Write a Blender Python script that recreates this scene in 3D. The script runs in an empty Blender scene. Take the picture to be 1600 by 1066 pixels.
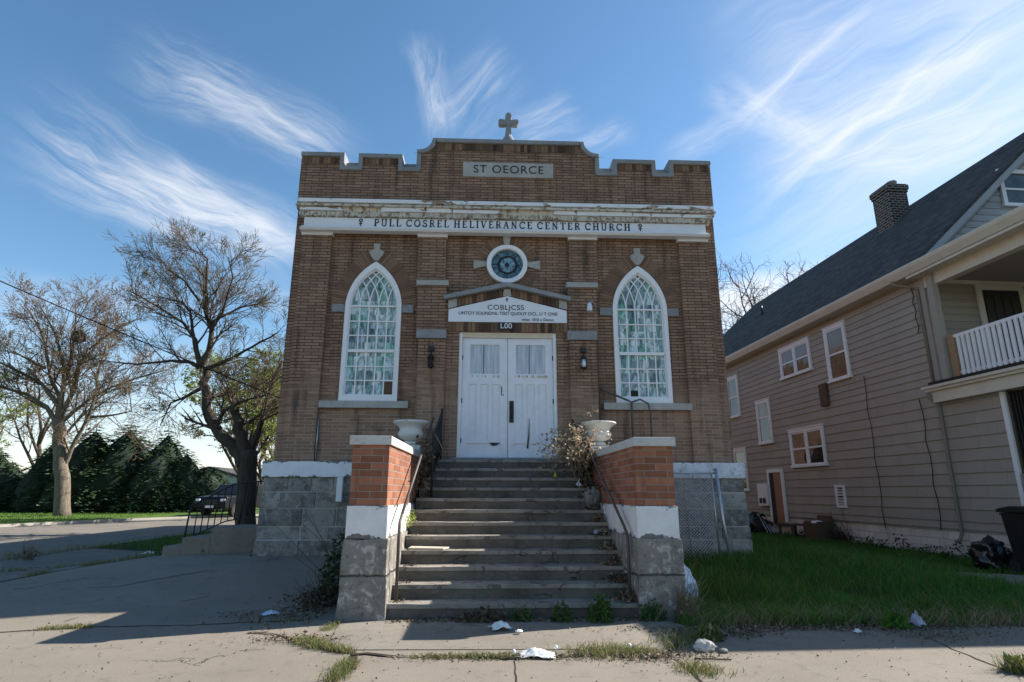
import bpy, bmesh, math, random
from mathutils import Vector, Matrix
from math import sin, cos, pi, radians, sqrt
rnd = random.Random(7)
sc = bpy.context.scene
COL = sc.collection
SUN_AZ, SUN_EL = radians(70), radians(36.5)
EXPOSURE = 1.32; SKY = .075; SUNE = 4.1; CLOUDC = (5.6,5.7,5.9,1.)

# ------------------------------------------------------------------ helpers
def ss(a, b, x):
    t = max(0., min(1., (x - a) / (b - a))); return t * t * (3 - 2 * t)

def gz(x, y):                       # the terrain: a low rise against the church
    return .34 * ss(8.2, 11.8, y) * (1 - ss(17, 24, y)) * (1 - ss(5.5, 9.5, abs(x)))

class MB:
    def __init__(s): s.v = []; s.f = []; s.sm = []
    def add(s, vs, fs, smooth=False):
        b = len(s.v); s.v += [tuple(p) for p in vs]
        for f in fs: s.f.append([b + i for i in f]); s.sm.append(smooth)
    def box(s, x0, x1, y0, y1, z0, z1):
        s.add([(x0,y0,z0),(x1,y0,z0),(x1,y1,z0),(x0,y1,z0),(x0,y0,z1),(x1,y0,z1),(x1,y1,z1),(x0,y1,z1)],
              [(0,3,2,1),(4,5,6,7),(0,1,5,4),(1,2,6,5),(2,3,7,6),(3,0,4,7)]); return s
    def hexa(s, p):                 # eight corners: bottom loop (ccw from above) then top loop
        s.add(p, [(0,3,2,1),(4,5,6,7),(0,1,5,4),(1,2,6,5),(2,3,7,6),(3,0,4,7)]); return s
    def prism(s, poly, y0, y1):     # (x,z) outline pushed through y (simple polygon)
        a = sum(poly[i][0]*poly[(i+1)%len(poly)][1]-poly[(i+1)%len(poly)][0]*poly[i][1] for i in range(len(poly)))
        if a < 0: poly = poly[::-1]
        n = len(poly)
        s.add([(x,y0,z) for x,z in poly]+[(x,y1,z) for x,z in poly],
              [tuple(range(n)), tuple(range(2*n-1,n-1,-1))]+[(i,n+i,n+(i+1)%n,(i+1)%n) for i in range(n)]); return s
    def prismx(s, poly, x0, x1):    # (y,z) outline pushed through x
        a = sum(poly[i][0]*poly[(i+1)%len(poly)][1]-poly[(i+1)%len(poly)][0]*poly[i][1] for i in range(len(poly)))
        if a < 0: poly = poly[::-1]
        n = len(poly)
        s.add([(x1,y,z) for y,z in poly]+[(x0,y,z) for y,z in poly],
              [tuple(range(n)), tuple(range(2*n-1,n-1,-1))]+[(i,n+i,n+(i+1)%n,(i+1)%n) for i in range(n)]); return s
    def tube(s, pts, rs, n=6, cap=True, smooth=True):
        pts = [Vector(p) for p in pts]
        if not isinstance(rs, (list, tuple)): rs = [rs]*len(pts)
        b = len(s.v); u = None
        for i, p in enumerate(pts):
            d = (pts[min(i+1,len(pts)-1)]-pts[max(i-1,0)])
            d = d.normalized() if d.length > 1e-9 else Vector((0,0,1))
            if u is None:
                u = d.orthogonal().normalized()
            else:
                u = u - d*u.dot(d); u = u.normalized() if u.length > 1e-6 else d.orthogonal().normalized()
            w = d.cross(u)
            for k in range(n):
                a = 2*pi*k/n; q = p+(u*cos(a)+w*sin(a))*rs[i]; s.v.append((q.x,q.y,q.z))
        for i in range(len(pts)-1):
            for k in range(n):
                s.f.append([b+i*n+k, b+i*n+(k+1)%n, b+(i+1)*n+(k+1)%n, b+(i+1)*n+k]); s.sm.append(smooth)
        if cap:
            s.f.append([b+k for k in range(n)][::-1]); s.sm.append(False)
            s.f.append([b+(len(pts)-1)*n+k for k in range(n)]); s.sm.append(False)
        return s
    def lathe(s, prof, c=(0,0,0), n=24):
        b = len(s.v)
        for r, z in prof:
            for k in range(n):
                a = 2*pi*k/n; s.v.append((c[0]+r*cos(a), c[1]+r*sin(a), c[2]+z))
        for i in range(len(prof)-1):
            for k in range(n):
                s.f.append([b+i*n+k, b+i*n+(k+1)%n, b+(i+1)*n+(k+1)%n, b+(i+1)*n+k]); s.sm.append(True)
        s.f.append([b+k for k in range(n)][::-1]); s.sm.append(False)
        s.f.append([b+(len(prof)-1)*n+k for k in range(n)]); s.sm.append(False)
        return s
    def build(s, name, mat, parent=None, world=True, bevel=0, jitter=0):
        me = bpy.data.meshes.new(name)
        off = Vector((0,0,0))
        if parent is not None and world:
            r = parent
            while r.parent: r = r.parent
            off = Vector(r.location)
        me.from_pydata([(x-off.x, y-off.y, z-off.z) for x,y,z in s.v], [], s.f)
        me.polygons.foreach_set('use_smooth', s.sm); me.update()
        if bevel or jitter:
            bm = bmesh.new(); bm.from_mesh(me)
            if bevel:
                ed = [e for e in bm.edges if len(e.link_faces)==2 and e.calc_face_angle(0) > .6]
                bmesh.ops.bevel(bm, geom=ed, offset=bevel, segments=2, affect='EDGES', profile=.6, clamp_overlap=True)
            bm.to_mesh(me); bm.free()
        o = bpy.data.objects.new(name, me); COL.objects.link(o)
        if mat: me.materials.append(mat)
        if parent is not None: o.parent = parent
        return o

def empty(name, loc, label=None, cat=None, group=None, rz=0):
    o = bpy.data.objects.new(name, None); COL.objects.link(o)
    o.location = loc; o.rotation_euler = (0,0,rz); o.empty_display_size = .1
    return tag(o, label, cat, group)
def tag(o, label=None, cat=None, group=None, kind=None):
    if label: o['label'] = label
    if cat: o['category'] = cat
    if group: o['group'] = group
    if kind: o['kind'] = kind
    return o
def copy_tree(o, parent=None):
    c = o.copy(); COL.objects.link(c)
    if parent is not None: c.parent = parent
    for ch in list(o.children): copy_tree(ch, c)
    return c

def root_of(p):
    while p.parent: p = p.parent
    return p
def plate(name, outer, holes, yf, t, mat, parent=None, bevel=0, world=True):
    """upright slab in the xz plane with holes; its front face is at y = yf"""
    cu = bpy.data.curves.new(name, 'CURVE'); cu.dimensions = '2D'; cu.fill_mode = 'BOTH'
    cu.extrude = t/2 - bevel; cu.bevel_depth = bevel; cu.bevel_resolution = 1; cu.offset = -bevel
    for loop in [outer]+list(holes):
        sp = cu.splines.new('POLY'); sp.points.add(len(loop)-1); sp.use_cyclic_u = True
        for p, (x, z) in zip(sp.points, loop): p.co = (x, z, 0, 1)
    return curve_up(name, cu, yf + t/2, mat, parent, world)
def curve_up(name, cu, yc, mat, parent, world=True, dx=0, dz=0):
    tmp = bpy.data.objects.new('tmp', cu); COL.objects.link(tmp)
    dg = bpy.context.evaluated_depsgraph_get(); dg.update()
    me = bpy.data.meshes.new_from_object(tmp.evaluated_get(dg))
    bpy.data.objects.remove(tmp); me.name = name
    off = Vector((0,0,0))
    if parent is not None and world: off = Vector(root_of(parent).location)
    me.transform(Matrix(((1,0,0,dx-off.x),(0,0,-1,yc-off.y),(0,1,0,dz-off.z),(0,0,0,1))))
    me.materials.clear()
    if mat: me.materials.append(mat)
    o = bpy.data.objects.new(name, me); COL.objects.link(o)
    if parent is not None: o.parent = parent
    return o
def text(name, body, x, z, size, yf, t, mat, parent, sx=1., world=True, spacing=1.):
    cu = bpy.data.curves.new(name, 'FONT'); cu.body = body; cu.size = size; cu.extrude = t/2
    cu.align_x = 'CENTER'; cu.align_y = 'CENTER'; cu.space_character = spacing
    o = curve_up(name, cu, yf + t/2, mat, parent, world, dx=0, dz=0)
    off = Vector(root_of(parent).location) if world else Vector((0,0,0))
    for v in o.data.vertices:
        v.co.x = (v.co.x+off.x)*sx + x - off.x; v.co.z += z
    return o

# the lens, used to turn the outlines drawn from the photograph into metres on an upright plane y = Y
pi_,ya,ro=radians(14.309),radians(2.22),radians(.112)
CAMF=Vector((sin(ya)*cos(pi_),cos(ya)*cos(pi_),sin(pi_))); R0=Vector((cos(ya),-sin(ya),0)); U0=R0.cross(CAMF)
CAMR=R0*cos(ro)+U0*sin(ro); CAMU=U0*cos(ro)-R0*sin(ro)
def drawn(px,py,Y):
    v=CAMF+CAMR*((px-800)/926.5)+CAMU*((533-py)/926.5); return Vector((-.377,0,1.5))+v*(Y/v.y)
# ------------------------------------------------------------------ materials
class NT:
    def __init__(s, t): s.t = t
    def n(s, typ, ins=None, **pr):
        nd = s.t.nodes.new(typ)
        for k, v in pr.items(): setattr(nd, k, v)
        for k, v in (ins or {}).items():
            i = nd.inputs[k]
            if isinstance(v, bpy.types.NodeSocket): s.t.links.new(v, i)
            else: i.default_value = v
        return nd
    def m(s, op, a, b=0., c=0., clamp=False):
        nd = s.n('ShaderNodeMath', {0: a, 1: b, 2: c}, operation=op); nd.use_clamp = clamp; return nd.outputs[0]
    def mr(s, v, a, b, c=0., d=1., smooth=False):
        return s.n('ShaderNodeMapRange', {0: v, 1: a, 2: b, 3: c, 4: d}, interpolation_type='SMOOTHSTEP' if smooth else 'LINEAR').outputs[0]
    def mix(s, f, a, b, bl='MIX'):
        a = col4(a); b = col4(b)
        return s.n('ShaderNodeMix', {0: f, 6: a, 7: b}, data_type='RGBA', blend_type=bl).outputs[2]
    def noise(s, vec, scale, detail=4., rough=.6, dist=0., dim='3D'):
        return s.n('ShaderNodeTexNoise', {'Vector': vec, 'Scale': scale, 'Detail': detail, 'Roughness': rough, 'Distortion': dist}).outputs[0]
    def vm(s, op, a, b=(0,0,0)):
        nd = s.n('ShaderNodeVectorMath', {0: a, 1: b}, operation=op)
        return nd.outputs['Value'] if op in ('DOT_PRODUCT','LENGTH') else nd.outputs[0]
    def sep(s, v): return s.n('ShaderNodeSeparateXYZ', {0: v}).outputs
    def comb(s, x, y, z=0.): return s.n('ShaderNodeCombineXYZ', {0: x, 1: y, 2: z}).outputs[0]
    def bump(s, h, dist=.01, strength=1., normal=None):
        d = {'Height': h, 'Distance': dist, 'Strength': strength}
        if normal is not None: d['Normal'] = normal
        return s.n('ShaderNodeBump', d).outputs[0]
def col4(c):
    return (c[0],c[1],c[2],1.) if isinstance(c, tuple) and len(c)==3 else c
def newmat(name):
    m = bpy.data.materials.new(name); m.use_nodes = True; t = NT(m.node_tree)
    t.bsdf = m.node_tree.nodes['Principled BSDF']
    t.obj = t.n('ShaderNodeTexCoord').outputs['Object']
    return m, t
def fin(t, col, rough=.8, normal=None, spec=None, metal=None):
    b = t.bsdf.inputs
    def setv(k, v):
        if isinstance(v, bpy.types.NodeSocket): t.t.links.new(v, b[k])
        else: b[k].default_value = v
    setv('Base Color', col4(col)); setv('Roughness', rough)
    if normal is not None: setv('Normal', normal)
    if spec is not None: setv('Specular IOR Level', spec)
    if metal is not None: setv('Metallic', metal)

def wallvec(t):
    x, y, z = t.sep(t.obj); return t.comb(t.m('ADD', x, y), z, 0.)
def brick_mat(name, c1, c2, mortar, bw, bh, ms, dirt=.5, dark=(.03,.025,.02), mort2=None, bumpd=.01, zsplit=None, var=1.):
    m, t = newmat(name); v = wallvec(t)
    wob = t.noise(t.obj, 3., 2); v2 = t.vm('ADD', v, t.comb(t.m('MULTIPLY', wob, .01), t.m('MULTIPLY', t.noise(t.obj, 1.3, 2), .012)))
    br = t.n('ShaderNodeTexBrick', {'Vector': v2, 'Color1': (0,0,0,1), 'Color2': (1,1,1,1), 'Mortar': (.5,.5,.5,1), 'Scale': 1., 'Mortar Size': ms,
             'Mortar Smooth': .35, 'Bias': 0., 'Brick Width': bw, 'Row Height': bh}, offset=.5)
    rv = t.sep(br.outputs['Color'])[0]
    rv = t.m('ADD', t.m('ADD', .45*(1-var), t.m('MULTIPLY', rv, .75*var)), t.m('MULTIPLY', t.noise(t.obj, 1.1, 6, .7), .55)); rv = t.m('SUBTRACT', rv, .06)
    cr = t.n('ShaderNodeValToRGB', {0: rv}); e = cr.color_ramp.elements
    e[0].position = .1; e[0].color = col4(c1); e[1].position = .95; e[1].color = col4(c2)
    k = e.new(.5); k.color = tuple((a+b)/2*.92 for a, b in zip(c1, c2))+(1,)
    fine = t.noise(t.obj, 60., 4, .7)
    c = t.mix(.5, cr.outputs[0], t.mix(fine, (.55,.5,.48), (1.35,1.3,1.25)), 'MULTIPLY')
    patch = t.mr(t.noise(t.obj, .9, 5, .65), .42, .62)
    if zsplit:
        z_ = t.sep(t.obj)[2]; patch = t.mr(t.m('ADD', z_, t.m('MULTIPLY', t.m('SUBTRACT', t.noise(t.obj, .7, 5, .7), .5), 4.)), zsplit-.5, zsplit+.5)
    mort = t.mix(patch, mortar, mort2 or mortar)
    c = t.mix(t.m('MULTIPLY', br.outputs['Fac'], .92), c, mort)
    xx, yy, zz = t.sep(t.obj)
    str_ = t.noise(t.comb(t.m('MULTIPLY', t.m('ADD', xx, yy), 5.), t.m('MULTIPLY', zz, .5), 0.), 1., 5, .65)
    blot = t.m('MAXIMUM', t.mr(str_, .51, .74), t.mr(t.noise(t.obj, 1.7, 6, .7), .58, .8))
    c = t.mix(t.m('MULTIPLY', blot, dirt), c, dark)
    h = t.m('SUBTRACT', t.m('MULTIPLY', fine, .25), br.outputs['Fac'])
    fin(t, c, .9, t.bump(h, bumpd), .25); return m
def stone_mat(name, c1, c2, mortar, bw, bh, ms):
    m, t = newmat(name); v = wallvec(t)
    v2 = t.vm('ADD', v, t.comb(t.m('MULTIPLY', t.noise(t.obj, 1.5, 3), .12), t.m('MULTIPLY', t.noise(t.obj, 2.3, 3), .07)))
    br = t.n('ShaderNodeTexBrick', {'Vector': v2, 'Color1': (0,0,0,1), 'Color2': (1,1,1,1), 'Mortar': (.5,.5,.5,1), 'Scale': 1., 'Mortar Size': ms, 'Mortar Smooth': .5,
             'Brick Width': bw, 'Row Height': bh}, offset=.37, squash=.7, squash_frequency=3)
    n1 = t.noise(t.obj, 3., 8, .72); n2 = t.noise(t.obj, 22., 6, .75)
    c = t.mix(t.sep(br.outputs['Color'])[0], c1, c2)
    c = t.mix(t.mr(n1, .35, .65), c, (c1[0]*.3,c1[1]*.3,c1[2]*.32))
    c = t.mix(t.mr(n2, .45, .7), c, tuple(min(1,a*1.9) for a in c2))
    c = t.mix(t.m('MULTIPLY', br.outputs['Fac'], t.mr(t.noise(t.obj, 1.1, 3), .35, .6)), c, mortar)
    h = t.m('SUBTRACT', t.m('ADD', n1, t.m('MULTIPLY', n2, .6)), t.m('MULTIPLY', br.outputs['Fac'], .4))
    fin(t, c, .92, t.bump(h, .05), .2); return m
def concrete_mat(name, c, dark, scale=1., cracks=True, bumpd=.006, patch=None, spots=True, grit=1.):
    m, t = newmat(name)
    n1 = t.noise(t.obj, .8*scale, 6, .65); n2 = t.noise(t.obj, 6*scale, 6, .7); n3 = t.noise(t.obj, 90*scale, 3, .7)
    a = t.mix(t.mr(n1, .3, .7), c, dark)
    a = t.mix(t.m('MULTIPLY', t.mr(n2, .55, .8), grit), a, tuple(x*.45 for x in dark))
    a = t.mix(.85, a, t.mix(n3, (.5,.5,.5), (1.5,1.5,1.5)), 'MULTIPLY'); a = t.mix(.55, a, t.mix(t.noise(t.obj, .33*scale, 5, .65, .4), (.6,.6,.6), (1.4,1.4,1.4)), 'MULTIPLY')
    if patch: a = t.mix(t.mr(t.noise(t.obj, 1.9*scale, 7, .7, .6), .55, .6), a, patch)
    h = t.m('ADD', n3, n2)
    if cracks:
        vo = t.n('ShaderNodeTexVoronoi', {'Vector': t.vm('ADD', t.obj, t.vm('SCALE', t.n('ShaderNodeTexNoise', {'Vector': t.obj, 'Scale': 2., 'Detail': 5.}).outputs[1], (0,0,0))), 'Scale': .45*scale}, feature='DISTANCE_TO_EDGE')
        d = t.m('ADD', vo.outputs[0], t.m('MULTIPLY', t.m('SUBTRACT', t.noise(t.obj, 3., 5), .5), .12))
        ck = t.mr(t.m('ABSOLUTE', d), .0, .006, 1., 0.)
        ck = t.m('MULTIPLY', ck, t.mr(t.noise(t.obj, .5, 2), .5, .58))
        a = t.mix(t.m('MULTIPLY', ck, .8), a, (.03,.028,.025)); h = t.m('SUBTRACT', h, t.m('MULTIPLY', ck, 3.))
    if spots:
        sp = t.n('ShaderNodeTexVoronoi', {'Vector': t.obj, 'Scale': 5.*scale}); 
        s1 = t.mr(sp.outputs['Distance'], .05, .09, 1., 0.); s1 = t.m('MULTIPLY', s1, t.mr(t.noise(t.obj, 1.2, 2), .5, .6))
        a = t.mix(t.m('MULTIPLY', s1, .5), a, (.04,.035,.03))
    fin(t, a, .9, t.bump(h, bumpd), .2); return m
def paint_mat(name, c, under, amt=.62, soft=.03, scale=3., rough=.55, grime=.25, stretch=(1,1,1), grimec=(.12,.12,.11), edge=None):
    m, t = newmat(name)
    v = t.vm('MULTIPLY', t.obj, stretch)
    n = t.noise(v, scale, 8, .68); f = t.noise(t.obj, 40., 4, .7)
    if edge:      # paint chips most along the two arrises of the band
        z_ = t.sep(t.obj)[2]; k_ = t.m('MAXIMUM', t.mr(z_, edge[0], edge[0]+.09, 1, 0), t.mr(z_, edge[1]-.06, edge[1], 0, 1)); n = t.m('ADD', n, t.m('MULTIPLY', k_, .17))
    pe = t.mr(n, amt, amt+soft)
    a = t.mix(t.m('MULTIPLY', t.mr(t.noise(v, scale*.6, 6, .7), .42, .75), grime), c, grimec)
    a = t.mix(.25, a, t.mix(f, (.75,.75,.75), (1.2,1.2,1.2)), 'MULTIPLY')
    un = t.mix(f, tuple(x*.6 for x in under), tuple(x*1.3 for x in under))
    a = t.mix(pe, a, un)
    fin(t, a, rough, t.bump(t.m('SUBTRACT', t.m('MULTIPLY', f, .2), pe), .004), .3); return m
def plain(name, c, rough=.7, var=.25, scale=8., metal=None, spec=.4, bumpd=0.):
    m, t = newmat(name); n = t.noise(t.obj, scale, 6, .65)
    a = t.mix(n, tuple(x*(1-var) for x in c), tuple(min(1,x*(1+var)) for x in c))
    fin(t, a, rough, t.bump(n, bumpd) if bumpd else None, spec, metal); return m
def leaf_mat(name, cols, rough=.7, trans=True):
    m, t = newmat(name)
    g = t.n('ShaderNodeNewGeometry').outputs['Random Per Island']
    cr = t.n('ShaderNodeValToRGB', {0: g}); e = cr.color_ramp.elements
    e[0].color = col4(cols[0]); e[1].color = col4(cols[-1])
    for i, c in enumerate(cols[1:-1]): k = e.new((i+1)/(len(cols)-1)); k.color = col4(c)
    pat = t.mix(t.noise(t.obj, .9, 3), (.65,.7,.6), (1.3,1.25,1.3))
    c = t.mix(1., cr.outputs[0], pat, 'MULTIPLY')
    fin(t, c, rough, None, .25)
    if trans:
        tr = t.n('ShaderNodeBsdfTranslucent', {'Color': c}); mx = t.n('ShaderNodeMixShader', {0: .3, 1: t.bsdf.outputs[0], 2: tr.outputs[0]})
        out = [n for n in t.t.nodes if n.type == 'OUTPUT_MATERIAL'][0]; t.t.links.new(mx.outputs[0], out.inputs[0])
    return m
def bark_mat(name, c1, c2):
    m, t = newmat(name)
    v = t.vm('MULTIPLY', t.obj, (1,1,.25)); n = t.noise(v, 9., 8, .7); n2 = t.noise(t.obj, 1.5, 3)
    a = t.mix(t.mr(n, .3, .7), c1, c2); a = t.mix(.5, a, t.mix(n2, (.6,.6,.6), (1.4,1.4,1.4)), 'MULTIPLY')
    fin(t, a, .95, t.bump(n, .05), .15); return m

M = {}
M['brick'] = brick_mat('brown_brick', (.20,.120,.080), (.37,.232,.158), (.40,.325,.26), .31, .067, .0085, .75, mort2=(.055,.04,.032), zsplit=3.6, var=.7)
M['brick_side'] = brick_mat('side_brick', (.13,.07,.045), (.22,.125,.08), (.22,.17,.14), .24, .076, .008, .6)
M['brick_isl'] = None
M['red'] = brick_mat('orange_brick', (.21,.08,.045), (.385,.16,.092), (.32,.28,.24), .30, .089, .007, .6, dark=(.08,.05,.04), bumpd=.012)
M['stone0'] = stone_mat('foundation_stone', (.15,.15,.15), (.24,.235,.23), (.42,.41,.39), .75, .33, .014)
M['pierstone'] = concrete_mat('pier_stone', (.27,.25,.225), (.16,.148,.13), 2.2, False, .02, patch=(.38,.36,.33), spots=False)
M['white_band'] = paint_mat('white_band_paint', (.76,.77,.79), (.15,.15,.15), .65, .03, 5., edge=(1.775,2.075))
M['white_pier'] = paint_mat('white_pier_paint', (.76,.75,.73), (.16,.15,.14), .63, .03, 5., edge=(.936,1.333))
M['white_dirty'] = paint_mat('mildewed_white_paint', (.70,.73,.76), (.08,.08,.08), .55, .1, 7., grime=.5)
M['cornice'] = paint_mat('peeling_cornice_paint', (.78,.78,.79), (.30,.20,.12), .575, .01, 2.2, stretch=(1,1,4), grime=.2)
M['peeled'] = paint_mat('bare_cornice_wood', (.62,.56,.47), (.30,.22,.15), .53, .05, 9., rough=.9)
M['frieze'] = paint_mat('frieze_paint', (.76,.77,.80), (.25,.22,.18), .70, .01, 2.5, stretch=(1,1,3), grime=.18)
M['white'] = paint_mat('white_wood_paint', (.80,.80,.81), (.35,.31,.26), .70, .02, 4., grime=.12)
M['door'] = paint_mat('door_paint', (.74,.75,.79), (.2,.2,.2), .735, .006, 6., rough=.4, grime=.14)
M['sign'] = paint_mat('sign_paint', (.76,.78,.83), (.3,.3,.3), .74, .02, 3., grime=.14)
M['cream'] = paint_mat('cream_trim_paint', (.62,.58,.49), (.25,.2,.15), .72, .02, 4., grime=.2)
M['yellowed'] = plain('yellowed_wood', (.62,.52,.36), .7, .2)
M['lime'] = concrete_mat('limestone', (.44,.43,.40), (.34,.33,.30), 2., False, .004, spots=False)
M['limegrey'] = concrete_mat('coping_stone', (.30,.31,.32), (.21,.215,.22), 2., False, .004, spots=False)
M['limewhite'] = concrete_mat('cap_stone', (.60,.59,.56), (.47,.45,.41), 2., False, .006, spots=False)
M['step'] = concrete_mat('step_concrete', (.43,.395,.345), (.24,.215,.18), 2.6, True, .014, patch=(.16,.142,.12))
M['riser'] = concrete_mat('dark_riser_concrete', (.23,.205,.172), (.11,.097,.08), 2.6, True, .014, patch=(.20,.178,.15))  # vertical step faces get a darker, browner tone than the treads
M['pave'] = concrete_mat('pavement_concrete', (.240,.205,.166), (.195,.166,.134), .8, True, .004, grit=.75)
M['asphalt'] = concrete_mat('old_asphalt', (.215,.188,.157), (.16,.14,.118), .8, True, .006, grit=.75)
M['slab'] = concrete_mat('slab_concrete', (.25,.216,.176), (.178,.155,.126), 1.2, True, .004, grit=.75)
M['curb'] = concrete_mat('kerb_concrete', (.4,.37,.32), (.3,.28,.25), 1.5, False)
M['soil'] = concrete_mat('soil', (.075,.058,.04), (.045,.036,.025), 2., False, .02)
M['lawn'] = concrete_mat('turf', (.10,.17,.03), (.065,.12,.022), 2.5, False, .03, spots=False)
M['darklawn'] = concrete_mat('rough_turf', (.05,.075,.02), (.035,.05,.016), 2.5, False, .03, spots=False)
M['mortar'] = plain('pale_mortar', (.50,.49,.465), .95, .35, 6.)
M['black'] = plain('black_ink', (.015,.015,.018), .6, .3)
M['ink2'] = plain('faded_black_paint', (.03,.03,.04), .7, .6, 30.)
M['iron'] = plain('black_iron', (.018,.017,.016), .55, .4, 20., spec=.4)
M['pipe'] = plain('weathered_pipe', (.085,.07,.06), .55, .4, 14., spec=.4)
M['galv'] = plain('galvanised_steel', (.42,.45,.47), .4, .25, 12., metal=.7)
M['wiremesh'] = plain('dull_wire', (.50,.50,.51), .5, .35, 12., metal=.3)
M['tan'] = plain('taupe_siding', (.225,.19,.15), .75, .1, 3.)
M['greysiding'] = plain('grey_gable_siding', (.30,.31,.32), .75, .1, 3.)
M['ceil'] = plain('porch_ceiling', (.34,.31,.27), .8, .1)
M['woodtan'] = plain('bare_wood', (.33,.21,.12), .8, .25, 12.)
M['wooddoor'] = plain('brown_wood_door', (.30,.13,.055), .6, .35, 10.)
M['oldwood'] = plain('old_dark_wood', (.10,.065,.04), .85, .4, 10.)
M['dark'] = plain('dark_interior', (.02,.018,.016), .8, .3)
M['blackplastic'] = plain('black_plastic', (.012,.012,.013), .45, .3, 5., spec=.5)
M['bagplastic'] = plain('black_bag_plastic', (.015,.015,.015), .25, .3, 10., spec=.6)
M['paper'] = plain('white_paper', (.72,.72,.70), .8, .12, 10.)
M['blueplastic'] = plain('pale_blue_plastic', (.50,.58,.72), .35, .25, 10.)
M['foil'] = plain('crumpled_grey_wrap', (.35,.34,.42), .3, .4, 30.)
M['board'] = plain('pale_board', (.45,.40,.33), .85, .25, 10., bumpd=.004)
M['rock'] = plain('pale_rock', (.50,.47,.42), .9, .35, 18., bumpd=.01)
M['rubble'] = plain('grey_rubble', (.22,.21,.19), .9, .4, 14., bumpd=.02)
M['urn'] = paint_mat('urn_paint', (.64,.63,.59), (.40,.30,.19), .62, .12, 4., grime=.3, grimec=(.30,.24,.17))
M['lantern'] = plain('lantern_metal', (.015,.014,.013), .5, .3)
M['lampglass'] = plain('milky_lamp_glass', (.66,.70,.76), .25, .1)
M['whitegarage'] = plain('white_garage_wall', (.62,.63,.62), .8, .1)
M['carpaint'] = plain('black_car_paint', (.006,.006,.007), .4, .1, 3., spec=.25)
M['carglass'] = plain('car_glass', (.015,.017,.02), .15, .1, spec=.35)
M['chrome'] = plain('chrome', (.6,.6,.62), .15, .1, metal=1.)
M['tyre'] = plain('tyre_rubber', (.02,.02,.02), .9, .2)
M['bark_pale'] = bark_mat('pale_bark', (.09,.07,.053), (.25,.205,.16))
M['bark_dark'] = bark_mat('dark_bark', (.045,.036,.028), (.105,.085,.066))
M['bark_mid'] = bark_mat('brown_bark', (.075,.055,.042), (.15,.115,.09))
M['twig'] = plain('twig_bark', (.12,.085,.06), .9, .3)
M['needle'] = leaf_mat('spruce_needles', [(.02,.046,.018), (.04,.08,.03), (.09,.135,.06)], trans=False)
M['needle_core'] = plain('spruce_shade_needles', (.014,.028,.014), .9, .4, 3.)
M['bud'] = leaf_mat('tan_buds', [(.17,.10,.055), (.24,.155,.08), (.2,.15,.07)])
M['budgreen'] = leaf_mat('yellow_green_buds', [(.21,.2,.06), (.28,.28,.08), (.2,.24,.06)])
M['leafgreen'] = leaf_mat('fresh_leaves', [(.20,.25,.05), (.30,.34,.085), (.24,.30,.06)])
M['blade'] = leaf_mat('grass_blades', [(.035,.10,.012), (.06,.17,.018), (.085,.21,.026), (.05,.145,.018), (.22,.19,.08)])
M['bladebright'] = leaf_mat('crack_grass', [(.07,.11,.022), (.12,.16,.035), (.30,.25,.14), (.17,.19,.055), (.24,.19,.10)])
M['lawnblade'] = leaf_mat('lawn_blades', [(.08,.16,.02), (.12,.21,.03), (.16,.23,.045)])
M['weed'] = leaf_mat('weed_leaves', [(.03,.075,.015), (.05,.115,.02), (.07,.14,.03)])
M['straw'] = leaf_mat('dry_stalks', [(.22,.17,.10), (.36,.28,.17), (.30,.24,.16)])
M['litter'] = leaf_mat('dead_leaves', [(.06,.042,.028), (.13,.09,.055), (.2,.15,.10), (.28,.23,.17)], trans=False)
M['dryplant'] = leaf_mat('dry_flower_heads', [(.33,.24,.15), (.46,.36,.25), (.26,.19,.12), (.55,.46,.34)])
M['drydark'] = leaf_mat('dead_foliage', [(.045,.033,.023), (.08,.06,.04), (.12,.09,.06)], trans=False)

def roof_mat():
    m, t = newmat('dark_shingles'); x, y, z = t.sep(t.obj)
    v = t.comb(y, t.m('MULTIPLY', z, 1.45), 0.)
    br = t.n('ShaderNodeTexBrick', {'Vector': v, 'Color1': (.052,.05,.047,1), 'Color2': (.098,.094,.088,1), 'Mortar': (.03,.029,.027,1), 'Scale': 1., 'Mortar Size': .008,
             'Mortar Smooth': .3, 'Brick Width': .32, 'Row Height': .15}, offset=.5)
    n = t.noise(t.obj, 120., 2); n2 = t.noise(t.obj, .7, 5)
    c = t.mix(.8, br.outputs[0], t.mix(n, (.6,.6,.6), (1.4,1.4,1.4)), 'MULTIPLY'); c = t.mix(.6, c, t.mix(n2, (.7,.7,.7), (1.35,1.33,1.3)), 'MULTIPLY')
    fin(t, c, .95, t.bump(t.m('SUBTRACT', n, br.outputs['Fac']), .01), .2); return m
M['shingle'] = roof_mat()
def chimney_mat():
    return brick_mat('chimney_brick', (.03,.024,.022), (.075,.06,.053), (.36,.33,.30), .24, .10, .013, .3)
M['chimney'] = chimney_mat()
def island_brick(name, c1, c2):
    m, t = newmat(name); g = t.n('ShaderNodeNewGeometry').outputs['Random Per Island']
    n = t.noise(t.obj, 40., 5, .7)
    c = t.mix(g, c1, c2); c = t.mix(.6, c, t.mix(n, (.5,.5,.5), (1.45,1.4,1.35)), 'MULTIPLY')
    fin(t, c, .9, t.bump(n, .006), .2); return m
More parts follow.
